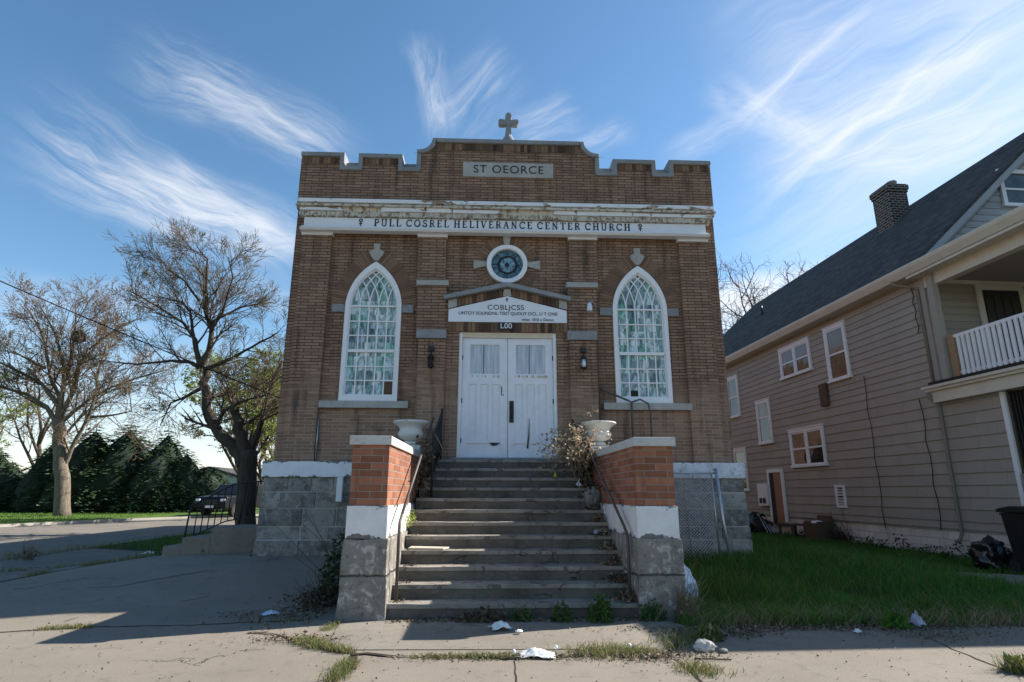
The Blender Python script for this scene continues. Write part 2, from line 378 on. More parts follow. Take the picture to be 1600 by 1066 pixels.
def blockstone():
    m, t = newmat('foundation_stone'); g = t.n('ShaderNodeNewGeometry').outputs['Random Per Island']
    n1 = t.noise(t.obj, 2.2, 8, .7, .4); n2 = t.noise(t.obj, 26., 6, .75); n3 = t.noise(t.obj, 7., 6, .75)
    c = t.mix(g, (.22,.208,.188), (.46,.43,.38)); c = t.mix(t.m('MULTIPLY', t.mr(n1, .47, .66), .65), c, (.06,.058,.056))
    c = t.mix(t.mr(n3, .52, .64), c, (.42,.41,.38)); c = t.mix(t.m('MULTIPLY', t.mr(n3, .46, .36), .5), c, (.06,.058,.056)); c = t.mix(.6, c, t.mix(n2, (.5,.5,.5), (1.5,1.5,1.5)), 'MULTIPLY')
    fin(t, c, .92, t.bump(t.m('ADD', n1, t.m('ADD', n3, t.m('MULTIPLY', n2, .35))), .06), .2); return m
M['stone'] = blockstone()
def pierstone():
    m, t = newmat('pier_stone'); n1 = t.noise(t.obj, 2.6, 8, .72, .5); n2 = t.noise(t.obj, 45., 5, .75); n3 = t.noise(t.obj, 6., 7, .75, .8)
    x, y, z = t.sep(t.obj); seam = t.mr(t.m('ABSOLUTE', t.m('SUBTRACT', t.m('ADD', z, t.m('MULTIPLY', t.m('SUBTRACT', n1, .5), .14)), .50)), .0, .018, 1., 0.)
    c = t.mix(t.mr(n1, .3, .7), (.33,.30,.26), (.17,.152,.13)); c = t.mix(t.mr(n3, .53, .62), c, (.52,.485,.44)); c = t.mix(t.mr(n3, .43, .3), c, (.055,.05,.045))
    c = t.mix(.7, c, t.mix(n2, (.5,.5,.5), (1.5,1.5,1.5)), 'MULTIPLY'); c = t.mix(t.m('MULTIPLY', seam, .7), c, (.03,.028,.025))
    h = t.m('SUBTRACT', t.m('ADD', t.m('ADD', n1, n3), t.m('MULTIPLY', n2, .4)), seam)
    fin(t, c, .92, t.bump(h, .035), .2); return m
M['pierstone'] = pierstone()
M['voussoir'] = island_brick('voussoir_brick', (.165,.10,.068), (.255,.163,.112))
M['soldier'] = island_brick('soldier_brick', (.05,.034,.026), (.25,.155,.10))
M['whitewash'] = brick_mat('whitewashed_stone', (.66,.66,.64), (.80,.79,.77), (.42,.41,.38), .62, .2, .008, .4, dark=(.2,.19,.17), bumpd=.02)

def artglass():
    m, t = newmat('opalescent_glass'); x, y, z = t.sep(t.obj)
    cx = t.m('FLOOR', t.m('MULTIPLY', x, 5.02)); cz = t.m('FLOOR', t.m('MULTIPLY', z, 3.31))
    wn = t.n('ShaderNodeTexWhiteNoise', {'Vector': t.comb(cx, cz, 3.)}, noise_dimensions='3D')
    sh = t.vm('SCALE', wn.outputs[1]); sh.node.inputs[3].default_value = 9.
    v = t.vm('ADD', t.vm('MULTIPLY', t.obj, (1.,1.,.33)), sh)
    n = t.noise(v, 7., 5, .62, 1.2)
    cr = t.n('ShaderNodeValToRGB', {0: n}); e = cr.color_ramp.elements
    e[0].position = .33; e[0].color = (.08,.10,.10,1); e[1].position = .64; e[1].color = (.80,.84,.85,1)
    k = e.new(.45); k.color = (.20,.31,.29,1); k = e.new(.54); k.color = (.50,.58,.58,1)
    tint = t.n('ShaderNodeValToRGB', {0: wn.outputs[0]}); q = tint.color_ramp; q.interpolation = 'CONSTANT'
    q.elements[0].color = (1,1,1,1); q.elements[1].position = .86; q.elements[1].color = (.50,.82,.68,1)
    k = q.elements.new(.25); k.color = (.40,.47,.48,1); k = q.elements.new(.56); k.color = (.95,1.,.97,1)
    k = q.elements.new(.4); k.color = (.8,.95,.98,1); k = q.elements.new(.7); k.color = (.62,.7,.78,1)
    c = t.mix(1., cr.outputs[0], tint.outputs[0], 'MULTIPLY')
    fin(t, c, .16, t.bump(n, .01), .4); return m
M['artglass'] = artglass()
def roseglass():
    m, t = newmat('rose_window_glass')
    d = t.vm('SUBTRACT', t.obj, (0.,0.,6.30)); x, y, z = t.sep(d)
    r = t.m('SQRT', t.m('ADD', t.m('MULTIPLY', x, x), t.m('MULTIPLY', z, z)))
    n = t.noise(t.obj, 14., 5, .7, 1.)
    c = t.mix(t.mr(n, .38, .62), (.015,.03,.04), (.13,.24,.30))
    ring = t.m('MULTIPLY', t.m('GREATER_THAN', r, .175), t.m('LESS_THAN', r, .215))
    c = t.mix(ring, c, (.012,.018,.024))
    inner = t.m('LESS_THAN', r, .17)
    c = t.mix(inner, c, t.mix(t.mr(n, .42, .55), (.03,.07,.10), (.22,.36,.44)))
    fin(t, c, .12, None, .5); return m
M['roseglass'] = roseglass()
def pane_mat():
    m, t = newmat('dark_window_glass'); n = t.noise(t.obj, .8, 2)
    c = t.mix(t.mr(t.noise(t.obj, 2.5, 3), .4, .65), (.015,.016,.016), (.07,.065,.055))
    fin(t, c, .04, t.bump(n, .03), .7); return m
M['pane'] = pane_mat()
def curtain_mat():
    m, t = newmat('curtain_behind_glass'); x, y, z = t.sep(t.obj)
    w = t.noise(t.comb(t.m('MULTIPLY', x, 22.), t.m('MULTIPLY', z, 1.5), 0.), 1., 4)
    fin(t, t.mix(t.mr(w, .3, .7), (.33,.36,.40), (.58,.62,.68)), .12, None, .5); return m
M['curtain'] = curtain_mat()
M['tan_reflect'] = plain('tan_reflection_pane', (.17,.145,.12), .1, .2, 2., spec=.6)  # brownish reflection in the upper sashes, painted into the pane colour

# ------------------------------------------------------------------ ground
def sheet(name, poly, mat, dz=0., cell=1., kind='structure', parent=None, hf=gz, skirt=0):
    bm = bmesh.new(); vs = [bm.verts.new((x,y,0)) for x,y in poly]; bm.faces.new(vs)
    x0=min(p[0] for p in poly); x1=max(p[0] for p in poly); y0=min(p[1] for p in poly); y1=max(p[1] for p in poly)
    for ax, a, b in ((0,max(x0,-14),min(x1,14)),(1,max(y0,4),min(y1,28))):
        k = a + cell
        while k < b:
            g = bm.verts[:]+bm.edges[:]+bm.faces[:]
            co = (k,0,0) if ax==0 else (0,k,0); no = (1,0,0) if ax==0 else (0,1,0)
            bmesh.ops.bisect_plane(bm, geom=g, plane_co=co, plane_no=no); k += cell
    for v in bm.verts: v.co.z = hf(v.co.x, v.co.y)+dz
    bmesh.ops.recalc_face_normals(bm, faces=bm.faces)
    if skirt:
        ed = [e for e in bm.edges if len(e.link_faces)==1]
        r = bmesh.ops.extrude_edge_only(bm, edges=ed)
        for v in r['geom']:
            if isinstance(v, bmesh.types.BMVert): v.co.z -= skirt
    me = bpy.data.meshes.new(name); bm.to_mesh(me); bm.free()
    if me.polygons and me.polygons[0].normal.z < 0: me.flip_normals()
    me.materials.append(mat); o = bpy.data.objects.new(name, me); COL.objects.link(o)
    if parent: o.parent = parent
    else: o['kind'] = kind
    return o
gv = sorted(set([-1500,-600,-250,-120,-80,-60,-50,-40,-30,-24,-20,-17]+[i*.75 for i in range(-19,20)]+[17,20,24,30,40,60,120,250,600,1500]))
gy = sorted(set([-1500,-400,-100,-40,-15,-5,0,4]+[6+i*.75 for i in range(0,30)]+[30,34,40,50,65,90,140,300,700,1500]))
b = MB()
idx = {}
for j, y in enumerate(gy):
    for i, x in enumerate(gv):
        idx[i,j] = len(b.v); b.v.append((x, y, gz(x,y)-.05))
for j in range(len(gy)-1):
    for i in range(len(gv)-1):
        b.f.append([idx[i,j],idx[i+1,j],idx[i+1,j+1],idx[i,j+1]]); b.sm.append(True)
tag(b.build('ground', M['darklawn']), kind='structure')
sheet('pavement', [(-11.3,-12),(40,-12),(40,7.25),(2.0,7.25),(1.75,7.9),(-2.15,7.9),(-2.15,11.8),(-4.8,11.82),(-4.9,12.4),(-5.2,14.2),(-7.0,13.9),(-8.0,13.0),(-8.2,12.0),(-8.3,10.6),(-9.3,10.0),(-11.3,9.6)], M['pave'], 0., skirt=.1)
sheet('broken_pavement', [(-11.3,10.0),(-9.3,10.35),(-8.6,10.9),(-8.45,12.4),(-8.3,13.2),(-7.6,13.9),(-8.4,16.3),(-11.3,17.6)], M['asphalt'], -.01, skirt=.08)
sheet('entrance_slab', [(-1.95,6.42),(1.32,6.36),(1.72,6.6),(1.8,7.8),(-2.1,7.8),(-2.05,7.2)], M['slab'], .008, skirt=.1)
sheet('street', [(-11.5,-40),(-11.5,40),(-9,75),(-10,140),(-20,140),(-14,70),(-13.5,47),(-15.6,41),(-17.9,37.2),(-19.9,33.8),(-21.2,30),(-22.6,25),(-24,17),(-26,-40)], M['asphalt'], -.03)
lawn = sheet('lawn', [(-13.7,47.2),(-15.8,41.2),(-18.1,37.4),(-20.1,34),(-21.4,30),(-22.8,25),(-24.2,17),(-26.2,-40),(-140,-40),(-140,120),(-15,120)], M['lawn'], .06, skirt=.12)
def ribbon(name, pts, w, z0, z1, mat, kind='structure'):
    b = MB()
    for i in range(len(pts)-1):
        p = Vector(pts[i]); q = Vector(pts[i+1]); d = (q-p).normalized(); n = Vector((-d.y,d.x))*w/2
        a = [p-n,q-n,q+n,p+n]
        b.hexa([(c.x,c.y,z0) for c in a]+[(c.x,c.y,z1) for c in a])
    return tag(b.build(name, mat), kind=kind)
ribbon('kerb', [(-26.1,-40),(-24.1,17),(-22.7,25),(-21.3,30),(-20.0,33.9),(-18.0,37.3),(-15.7,41.1),(-13.6,47.1)], .18, -.1, .085, M['curb'])
sheet('path', [(8.0,9.2),(9.0,9.0),(10.5,9.4),(10.6,10.6),(9.2,11.5),(8.2,11.2)], M['slab'], .03, skirt=.06)
# cracks and joints in the pavement: thin open grooves filled with dirt
def groove(name, pts, w, parent, z=.004):
    b = MB(); r = random.Random(len(pts)*7+int(w*1e4))
    P = []
    for i in range(len(pts)-1):
        p=Vector(pts[i]); q=Vector(pts[i+1]); n=max(2,int((q-p).length/.12))
        for k in range(n): P.append(p.lerp(q,k/n)+Vector((r.uniform(-1,1),r.uniform(-1,1)))*w*.8)
    P.append(Vector(pts[-1]))
    vs=[]; fs=[]
    for i,p in enumerate(P):
        d=(P[min(i+1,len(P)-1)]-P[max(i-1,0)]).normalized(); nn=Vector((-d.y,d.x))*w*r.uniform(.25,.7)
        for s_ in (1,-1):
            q=p+nn*s_; vs.append((q.x,q.y,gz(q.x,q.y)+z))
    for i in range(len(P)-1): fs.append((2*i,2*i+1,2*i+3,2*i+2))
    b.add(vs,fs); o=b.build(name, M['soil'], parent, world=False); return o
pv = bpy.data.objects['pavement']
C2=[(-5.69,7.28),(-5.47,7.40),(-5.23,7.46),(-4.89,7.55),(-3.79,7.61),(-3.17,7.75),(-2.54,7.85)]
C3=[(-3.00,7.17),(-2.82,7.17),(-2.55,6.98),(-2.29,6.78),(-2.03,6.54),(-1.80,6.38),(-1.61,6.26)]
JT=[(-1.61,6.26),(-1.20,6.16),(-.85,6.15),(-.49,6.14),(-.14,6.07),(.16,6.13),(.45,6.09),(.80,6.22),(1.05,6.10),(1.35,6.06)]
groove('crack', C2, .035, pv); groove('crack', C3, .05, pv, .012); groove('crack', JT, .05, pv, .012)
groove('crack', [(-5.38,7.84),(-5.35,8.37),(-5.18,8.62),(-4.68,8.79),(-4.2,9.3)], .02, pv)
groove('crack', [(4.42,7.20),(4.22,6.15),(4.15,5.42),(4.1,4)], .02, pv)
groove('crack', [(-1.61,6.26),(-1.60,5.89),(-1.62,5.3)], .06, pv)
groove('crack', [(-.12,6.0),(-.13,5.0),(-.15,4.)], .012, pv)
groove('crack', [(1.35,6.06),(1.39,5.51),(1.5,4.6)], .04, pv)
groove('crack', [(-9.2,9.9),(-7.4,9.5),(-5.9,9.7),(-4.9,10.6)], .018, pv)
groove('crack', [(1.75,7.2),(1.6,6.6),(1.35,6.06)], .05, pv, .012)
groove('crack', [(-11,8.6),(-8.6,8.1),(-6.6,7.9)], .02, pv)

# ------------------------------------------------------------------ church
church = empty('church', (0,12,0.), 'brown brick church with stepped parapet and white lettered frieze above pointed windows', 'church')
WX = 4.62; BY = 12.10            # half width, plane of the bay walls; pilasters stand at 12.00
def arch(cx, w, zb, zs, n=14, rise=None):
    """pointed opening outline, counter-clockwise from the lower left; w = half width"""
    R = 2*w*1.02; ex = R-2*w
    ths = math.acos((R-w)/R)
    r = [(cx-w,zb),(cx+w,zb)]
    for i in range(n+1):
        a = ths*i/n; r.append((cx+w-R+R*cos(a), zs+R*sin(a)))
    for i in range(n-1,-1,-1):
        a = ths*i/n; r.append((cx-w+R-R*cos(a), zs+R*sin(a)))
    return r
def circle(cx, cz, r, n=40): return [(cx+r*cos(2*pi*i/n), cz+r*sin(2*pi*i/n)) for i in range(n)]
ZS = 5.27; WCX = (-2.84, 2.84)
# parapet silhouette (half) and its coping
half = [(1.72,9.28)]
for i in range(1,9):
    a = (pi/2)*i/8; half.append((2.02-.30*cos(a), 9.28-.30*sin(a)))
half += [(2.06,8.98),(2.06,8.53),(2.37,8.53),(2.37,8.85),(3.35,8.85),(3.35,8.53),(3.66,8.53),(3.66,8.86),(4.62,8.86)]
outl = [(-x,z) for x,z in half[::-1]]+half
def offset_poly(pts, d):
    out = []
    for i, p in enumerate(pts):
        p = Vector(p); ns = []
        if i > 0: e = (p-Vector(pts[i-1])).normalized(); ns.append(Vector((e.y,-e.x)))
        if i < len(pts)-1: e = (Vector(pts[i+1])-p).normalized(); ns.append(Vector((e.y,-e.x)))
        if len(ns)==2:
            s_ = ns[0]+ns[1]; m = s_.normalized(); k = d/max(.35, m.dot(ns[0]))
            q = p+m*k
        else: q = p+ns[0]*d
        out.append((q.x,q.y))
    return out
inn = offset_poly(outl, .095)
plate('coping', outl+inn[::-1], [], 11.94, .5, M['limegrey'], church, .008)
# the lower stones of the wall-walk seen through the notches
for s_ in (-1,1):
    for a,c in ((2.07,2.36),(3.36,3.65)):
        x0,x1=(a,c) if s_>0 else (-c,-a)
        MB().box(x0,x1,12.16,12.40,8.535,8.735).build('wall_walk_stone', M['limegrey'], church, bevel=.01)
inn2 = [(-WX,inn[0][1])]+inn[1:-1]+[(WX,inn[-1][1])]
plate('parapet', [(-WX,7.50),(WX,7.50)]+inn2[::-1], [], 12.0, .40, M['brick'], church)
# soldier courses
b = MB()
def soldier(b, x0, x1, z0, z1, yf, w=.078, gap=.008, t=.05, top=None):
    n = max(1,int((x1-x0)/w)); w = (x1-x0)/n
    for i in range(n):
        a = x0+i*w+gap/2; c = a+w-gap; o = rnd.uniform(-.004,.004)
        za, zb = (z1,z1) if top is None else (top(a),top(c))
        zl = (z0,z0) if not callable(z0) else (z0(a),z0(c))
        b.hexa([(a,yf+o,zl[0]),(c,yf+o,zl[1]),(c,yf+t,zl[1]),(a,yf+t,zl[0]),(a,yf+o,za),(c,yf+o,zb),(c,yf+t,zb),(a,yf+t,za)])
soldier(b, -1.6, 1.6, 9.0, 9.172, 11.985); b.build('soldier_course', M['soldier'], church)
for s_ in (-1,1):
    for a,c in ((2.5,3.22),(3.8,4.55)):
        x0,x1 = (a,c) if s_>0 else (-c,-a)
        b=MB(); soldier(b, x0, x1, 8.60, 8.745, 11.985); b.build('soldier_course', M['soldier'], church)
# bay wall with openings
holes = [arch(c,.585,3.28,ZS) for c in WCX]+[circle(-.02,6.30,.40)]
plate('wall', [(-WX,2.0),(WX,2.0),(WX,7.52),(-WX,7.52)], holes, BY, .28, M['brick'], church)
MB().box(-4.55,4.55,12.38,33,1.0,8.25).build('wall', M['brick_side'], church)
b = MB(); b.box(-4.50,4.50,12.42,32.9,8.25,8.35); b.build('roof', M['asphalt'], church)
# pilasters (two at the ends, two beside the centre), their white caps
for x0,x1,zb in ((-4.44,-3.81,2.08),(-1.95,-1.34,5.84),(1.33,1.94,5.84),(3.76,4.40,2.08)):
    MB().box(x0,x1,12.0,12.13,zb,6.87).build('pilaster', M['brick'], church)
    MB().box(x0-.02,x1+.02,11.97,12.13,6.872,6.965).build('pilaster_cap', M['frieze'], church, bevel=.006)
# buttress set-offs below the inner pilasters
for s_ in (-1,1):
    lo, hi = (-1.92,-1.27) if s_<0 else (1.25,1.90)
    MB().box(lo+.02,hi-.02,11.90,12.14,4.74,5.72).build('buttress', M['brick'], church)
    MB().box(lo-.01,hi+.01,11.85,12.14,5.722,5.838).build('stone_cap', M['lime'], church, bevel=.01)
    lo2, hi2 = (-1.86,-1.28) if s_<0 else (1.25,1.84)
    MB().box(lo2+.02,hi2,11.84,12.14,2.08,4.55).build('buttress', M['brick'], church)
    MB().box(lo2-.02,hi2+.01,11.78,12.14,4.552,4.738).build('stone_cap', M['limegrey'], church, bevel=.01)
# cornice, frieze
def ragged(b, x0, x1, y0, y1, z0, z1, amp, step=.05, seed=1):
    r = random.Random(seed); x = x0
    while x < x1-1e-6:
        c = min(x1, x+step*r.uniform(.6,1.6)); k = r.random()
        b.box(x+.002, c-.002, y0+(amp*2*r.random()), y1, z0+amp*r.random(), z1); x = c
b = MB(); b.box(-4.54,4.54,11.80,12.02,7.565,7.655); b.build('cornice', M['cornice'], church, bevel=.01)
b = MB(); ragged(b,-4.52,4.52,11.83,12.02,7.505,7.563,.012,.09,3); b.build('cornice_bed', M['peeled'], church)
b = MB(); b.box(-4.57,4.57,11.77,12.02,7.47,7.503)
b.build('cornice_edge', M['peeled'], church)
# the lower fascia: separate boards, some of them gone
b = MB(); x=-4.50; r=random.Random(5)
while x < 4.50:
    c=min(4.50,x+r.uniform(.35,1.3))
    if r.random()<.93 :
        zt=7.468-r.choice((0,.0,.02)); p=[(x+.006,7.365+r.uniform(0,.02)),(c-.006,7.365+r.uniform(0,.02)),(c-.006-r.uniform(0,.07),zt),(x+.006+r.uniform(0,.09),zt)]
        MB().prism(p,11.82,11.855).build('fascia_board', M['cornice'], church)
    x=c
MB().box(-4.49,4.49,11.86,12.02,7.36,7.469).build('fascia_backing', M['peeled'], church)
b = MB(); ragged(b,-4.50,4.46,11.82,12.02,7.25,7.358,.025,.035,9); b.build('dentil_course', M['peeled'], church)
fz = MB().box(-4.40,4.36,11.90,12.02,6.972,7.248).build('frieze', M['frieze'], church)
b = MB(); b.box(-4.44,4.40,11.86,12.02,6.975,7.035); b.prismx([(11.84,6.93),(12.02,6.93),(12.02,6.973),(11.80,6.973)],-4.46,4.42)
b.build('architrave', M['frieze'], church)
# serif capitals, stroke by stroke: [(polyline, width)]
def arc(cx,cy,rx,ry,a0,a1,n=8): return [(cx+rx*cos(radians(a0+(a1-a0)*i/n)), cy+ry*sin(radians(a0+(a1-a0)*i/n))) for i in range(n+1)]
TK,TN=.17,.075
GL={'P':([([(.16,0),(.16,1)],TK),([(.16,.96),(.38,.96)]+arc(.38,.71,.22,.25,90,-90)+[(.16,.46)],.1),([(0,.03),(.34,.03)],TN)],.66),
 'U':([([(.16,1),(.16,.3)]+arc(.4,.28,.24,.27,180,360)+[(.64,1)],.12),([(0,.97),(.32,.97)],TN),([(.5,.97),(.78,.97)],TN)],.82),
 'L':([([(.16,0),(.16,1)],TK),([(.06,.04),(.6,.04),(.62,.25)],.08),([(0,.97),(.32,.97)],TN)],.66),
 'I':([([(.16,0),(.16,1)],TK),([(0,.03),(.32,.03)],TN),([(0,.97),(.32,.97)],TN)],.36),
 'C':([(arc(.42,.5,.36,.46,40,320,14),.13),([(.72,.68),(.72,.95)],TN)],.80),
 'O':([(arc(.42,.5,.37,.46,0,360,18),.13)],.86),
 'S':([([(.56,.78)]+arc(.33,.74,.22,.22,20,270,9)+arc(.33,.27,.25,.25,90,-150,10),.12),([(.07,.05),(.07,.3)],TN)],.64),
 'R':([([(.16,0),(.16,1)],TK),([(.16,.96),(.38,.96)]+arc(.38,.73,.21,.23,90,-90)+[(.16,.5)],.1),([(.36,.5),(.68,.02)],.13),([(0,.03),(.32,.03)],TN)],.76),
 'E':([([(.16,0),(.16,1)],TK),([(.04,.96),(.58,.96),(.58,.78)],.08),([(.16,.52),(.46,.52)],.08),([(.04,.04),(.6,.04),(.62,.26)],.08)],.68),
 'H':([([(.16,0),(.16,1)],TK),([(.66,0),(.66,1)],TK),([(.16,.52),(.66,.52)],.08),([(0,.03),(.32,.03)],TN),([(.5,.03),(.82,.03)],TN),([(0,.97),(.32,.97)],TN),([(.5,.97),(.82,.97)],TN)],.86),
 'V':([([(.08,1),(.36,.02)],.16),([(.36,.02),(.66,1)],.08),([(0,.97),(.24,.97)],TN),([(.54,.97),(.78,.97)],TN)],.78),
 'A':([([(.08,0),(.38,.98)],.08),([(.38,.98),(.68,0)],.16),([(.2,.36),(.58,.36)],.07),([(0,.03),(.22,.03)],TN),([(.54,.03),(.8,.03)],TN)],.80),
 'N':([([(.14,0),(.14,1)],.09),([(.14,.98),(.66,.02)],.16),([(.66,0),(.66,1)],.09),([(0,.03),(.28,.03)],TN),([(.52,.97),(.8,.97)],TN)],.86),
 'T':([([(.36,0),(.36,.97)],TK),([(.02,.78),(.03,.96),(.69,.96),(.7,.78)],.08),([(.2,.03),(.52,.03)],TN)],.74)}
def strokes(b, st, x, z, h, w, yf):
    k = 0
    for pl, wd in st:
        for i in range(len(pl)-1):
            p=Vector((x+pl[i][0]*w,z+pl[i][1]*h)); q=Vector((x+pl[i+1][0]*w,z+pl[i+1][1]*h))
            d=(q-p)
            if d.length<1e-6: continue
            d=d.normalized(); n=Vector((-d.y,d.x))*wd*h/2; e=d*wd*h*.12
            k+=1; yo=yf-.0006*k
            b.prism([tuple(v) for v in (p-e-n,q+e-n,q+e+n,p-e+n)],yo,yf+.006)
words='PULL COSREL HELIVERANCE CENTER CHURCH'
H=.165; gap=.045
def wordw(s,w): return sum((.42*w if ch==' ' else GL[ch][1]*w+gap) for ch in s)
lo,hi=-2.90,2.66
w=.2
w*= (hi-lo)/wordw(words,w)
w*= (hi-lo-len(words)*gap*.0)/wordw(words,w)
b=MB(); x=lo
for ch in words+' ':
    if ch==' ': x+=.42*w; b.build('lettering', M['black'], fz); b=MB(); continue
    strokes(b,GL[ch][0],x,7.062,H,w,11.893); x+=GL[ch][1]*w+gap
for xx in (-3.19,2.90):
    b=MB()
    strokes(b,[(arc(0,.78,.13,.18,0,360,10),.12),([(0,.6),(0,0)],.12),([(-.13,.34),(.13,.34)],.1)],xx,7.062,H,.26,11.893); b.build('emblem', M['black'], fz)
# name plaque
pq = MB().box(-1.02,1.01,11.96,12.05,8.34,8.70).build('name_plaque', M['lime'], church, bevel=.008)
text('lettering','ST OEORCE',0.0,8.52,.275,11.953,.008,M['ink2'],pq,1.0,spacing=1.12)
# cross
b=MB()
def cpoly(x0,x1,z0,z1): b.prism([(x0,z0),(x1,z0),(x1,z1),(x0,z1)],12.06,12.18)
b.prism([(-.075,9.50),(.075,9.50),(.055,9.72),(-.055,9.72)],12.06,12.18)
b.prism([(-.20,9.74),(-.055,9.755),(.055,9.755),(.20,9.74),(.235,9.79),(.235,9.86),(.20,9.895),(.055,9.875),(-.055,9.875),(-.20,9.895),(-.235,9.86),(-.235,9.79)],12.05,12.19)
b.prism([(-.055,9.72),(.055,9.72),(.055,9.757),(-.055,9.757)],12.06,12.18)
b.prism([(-.055,9.873),(.055,9.873),(.075,9.98),(.055,10.05),(0,10.08),(-.055,10.05),(-.075,9.98)],12.06,12.18)
b.lathe([(.15,9.27),(.15,9.34),(.13,9.40),(.09,9.45),(.08,9.51)],(0,12.12,0),12)
b.build('cross', M['limegrey'], church, bevel=.008)

# arched windows
def arc_clip(cx, x0, sgn, R, w, zs, n=22):
    """one tracery rib from the springing at x0 leaning to sgn, kept inside the pointed head"""
    Ro=2*w*1.02; pts=[]
    for i in range(n+1):
        a=radians(62)*i/n
        x=x0+sgn*(R-R*cos(a)); z=R*sin(a)
        xr=x-cx
        if xr>0: inside=(xr-(w-Ro))**2+z*z<=Ro*Ro
        else: inside=(xr-(Ro-w))**2+z*z<=Ro*Ro
        if not inside: break
        pts.append((x,z+zs))
    return pts
def ribbon_bar(b, pts, wd, y0, y1):
    for i in range(len(pts)-1):
        p=Vector(pts[i]);q=Vector(pts[i+1]);d=(q-p).normalized();n=Vector((-d.y,d.x))*wd/2
        b.prism([tuple(v) for v in (p-n,q-(-d*.002)-n,q+d*.002+n,p+n)],y0,y1)
def arched_window(cx, side):
    f = plate('arched_window', arch(cx,.592,3.285,ZS), [arch(cx,.50,3.40,ZS)], 12.05, .10, M['white'], church, .006)
    f2 = plate('sash', arch(cx,.52,3.39,ZS), [arch(cx,.478,3.43,ZS)], 12.10, .05, M['white'], f, .004)
    plate('glass', arch(cx,.515,3.385,ZS), [], 12.135, .01, M['artglass'], f)
    w=.482; b=MB(); yb0,yb1=12.112,12.133
    b.box(cx-w,cx+w,12.085,12.133,4.31,4.375)
    b.box(cx-w,cx+w,12.10,12.133,5.30,5.335)
    cols=[cx-w+2*w*i/5 for i in range(1,5)]
    for x in cols: b.box(x-.014,x+.014,yb0,yb1,3.43,4.31); b.box(x-.014,x+.014,yb0,yb1,4.375,5.30)
    for z in (3.72,4.015): b.box(cx-w,cx+w,yb0-.002,yb1,z-.013,z+.013)
    for z in (4.675,4.985): b.box(cx-w,cx+w,yb0-.002,yb1,z-.013,z+.013)
    k=0
    for x0 in [cx-w]+cols+[cx+w]:
        for sg in (-1,1):
            p=arc_clip(cx,x0,sg,2*w*1.02,w,5.325)
            if len(p)>2 and not (x0==cx-w and sg<0) and not (x0==cx+w and sg>0):
                k+=1; ribbon_bar(b,p,.026,yb0-.0015*(k%2),yb1)
    b.build('muntins', M['white'], f)
    a,c=(-3.80,-2.01) if side<0 else (1.97,3.80)
    MB().box(a,c,11.985,12.30,3.14,3.282).build('sill', M['lime'], f, bevel=.008)
    # voussoirs
    Ro=.592*2*1.02; cxr=cx+.592-Ro; n=26; ths=math.acos((Ro-.592)/Ro)
    for s_ in (1,-1):
        b=MB()
        for i in range(n):
            a0=ths*(i+.10)/n; a1=ths*(i+.90)/n; pr=[]
            if i>=n-1: continue
            for rr,aa in ((Ro+.012,a0),(Ro+.31,a0),(Ro+.31,a1),(Ro+.012,a1)):
                xx=-.592*0+ (cx+.592-Ro)+rr*cos(aa); pr.append((xx if s_>0 else 2*cx-xx, ZS+rr*sin(aa)))
            # keep the two sides from crossing at the crown
            if all((p[0]-cx)*s_>.015 for p in pr): b.prism(pr,12.085+rnd.uniform(-.003,.003),12.12)
        b.build('arch_ring', M['voussoir'], church)
    kz=[(-.075,6.72),(.075,6.72),(.06,6.60),(.165,6.53),(.12,6.44),(.04,6.33),(-.04,6.33),(-.12,6.44),(-.165,6.53),(-.06,6.60)]
    MB().prism([(cx+x,z) for x,z in kz],12.04,12.16).build('keystone', M['lime'], church, bevel=.006)
    for q0,q1 in ((cx-.87,cx-.605),(cx+.605,cx+.84)):
        MB().box(q0,q1,12.055,12.16,5.17,5.345).build('impost', M['limegrey'], church, bevel=.006)
    return f
wl = arched_window(WCX[0],-1); wr = arched_window(WCX[1],1)
MB().box(-2.545,-2.372,12.122,12.134,3.432,3.708).build('board_patch', M['oldwood'], wl)
MB().box(2.56,2.72,12.122,12.134,3.432,3.56).build('broken_pane', M['dark'], wr)
# rose window
rw = plate('rose_window', circle(-.02,6.30,.445,48), [circle(-.02,6.30,.345,48)], 12.02, .14, M['white'], church, .012)
plate('glass', circle(-.02,6.30,.36), [], 12.11, .01, M['roseglass'], rw)
b=MB()
for i in range(8):
    a=2*pi*i/8
    ribbon_bar(b,[(-.02+.20*cos(a),6.30+.20*sin(a)),(-.02+.35*cos(a),6.30+.35*sin(a))],.012,12.098,12.109)
for i in range(16):
    a=2*pi*i/16; a1=2*pi*(i+1)/16
    ribbon_bar(b,[(-.02+.195*cos(a),6.30+.195*sin(a)),(-.02+.195*cos(a1),6.30+.195*sin(a1))],.03,12.096,12.109)
b.prism(circle(-.02,6.30,.05,10),12.094,12.109)
b.build('tracery', M['lantern'], rw)
b=MB()
for i in range(44):
    a0=2*pi*(i+.1)/44; a1=2*pi*(i+.9)/44
    if abs(sin((a0+a1)/2))<.22 or (sin(a0)>0 and abs(cos((a0+a1)/2))<.12):
        if b.v: b.build('arch_ring', M['voussoir'], church); b=MB()
        continue
    b.prism([(-.02+r*cos(a),6.30+r*sin(a)) for r,a in ((.46,a0),(.68,a0),(.68,a1),(.46,a1))],12.088+rnd.uniform(-.003,.003),12.12)
b.build('arch_ring', M['voussoir'], church)
MB().prism([(-.13,6.985),(.07,6.985),(.03,6.755),(-.085,6.755)][::-1],12.03,12.16).build('keystone', M['lime'], church, bevel=.005)
MB().prism([(-.745,6.18),(-.475,6.25),(-.475,6.345),(-.745,6.39)],12.05,12.16).build('keystone', M['lime'], church, bevel=.005)
MB().prism([(.70,6.18),(.43,6.25),(.43,6.345),(.70,6.39)],12.05,12.16).build('keystone', M['lime'], church, bevel=.005)

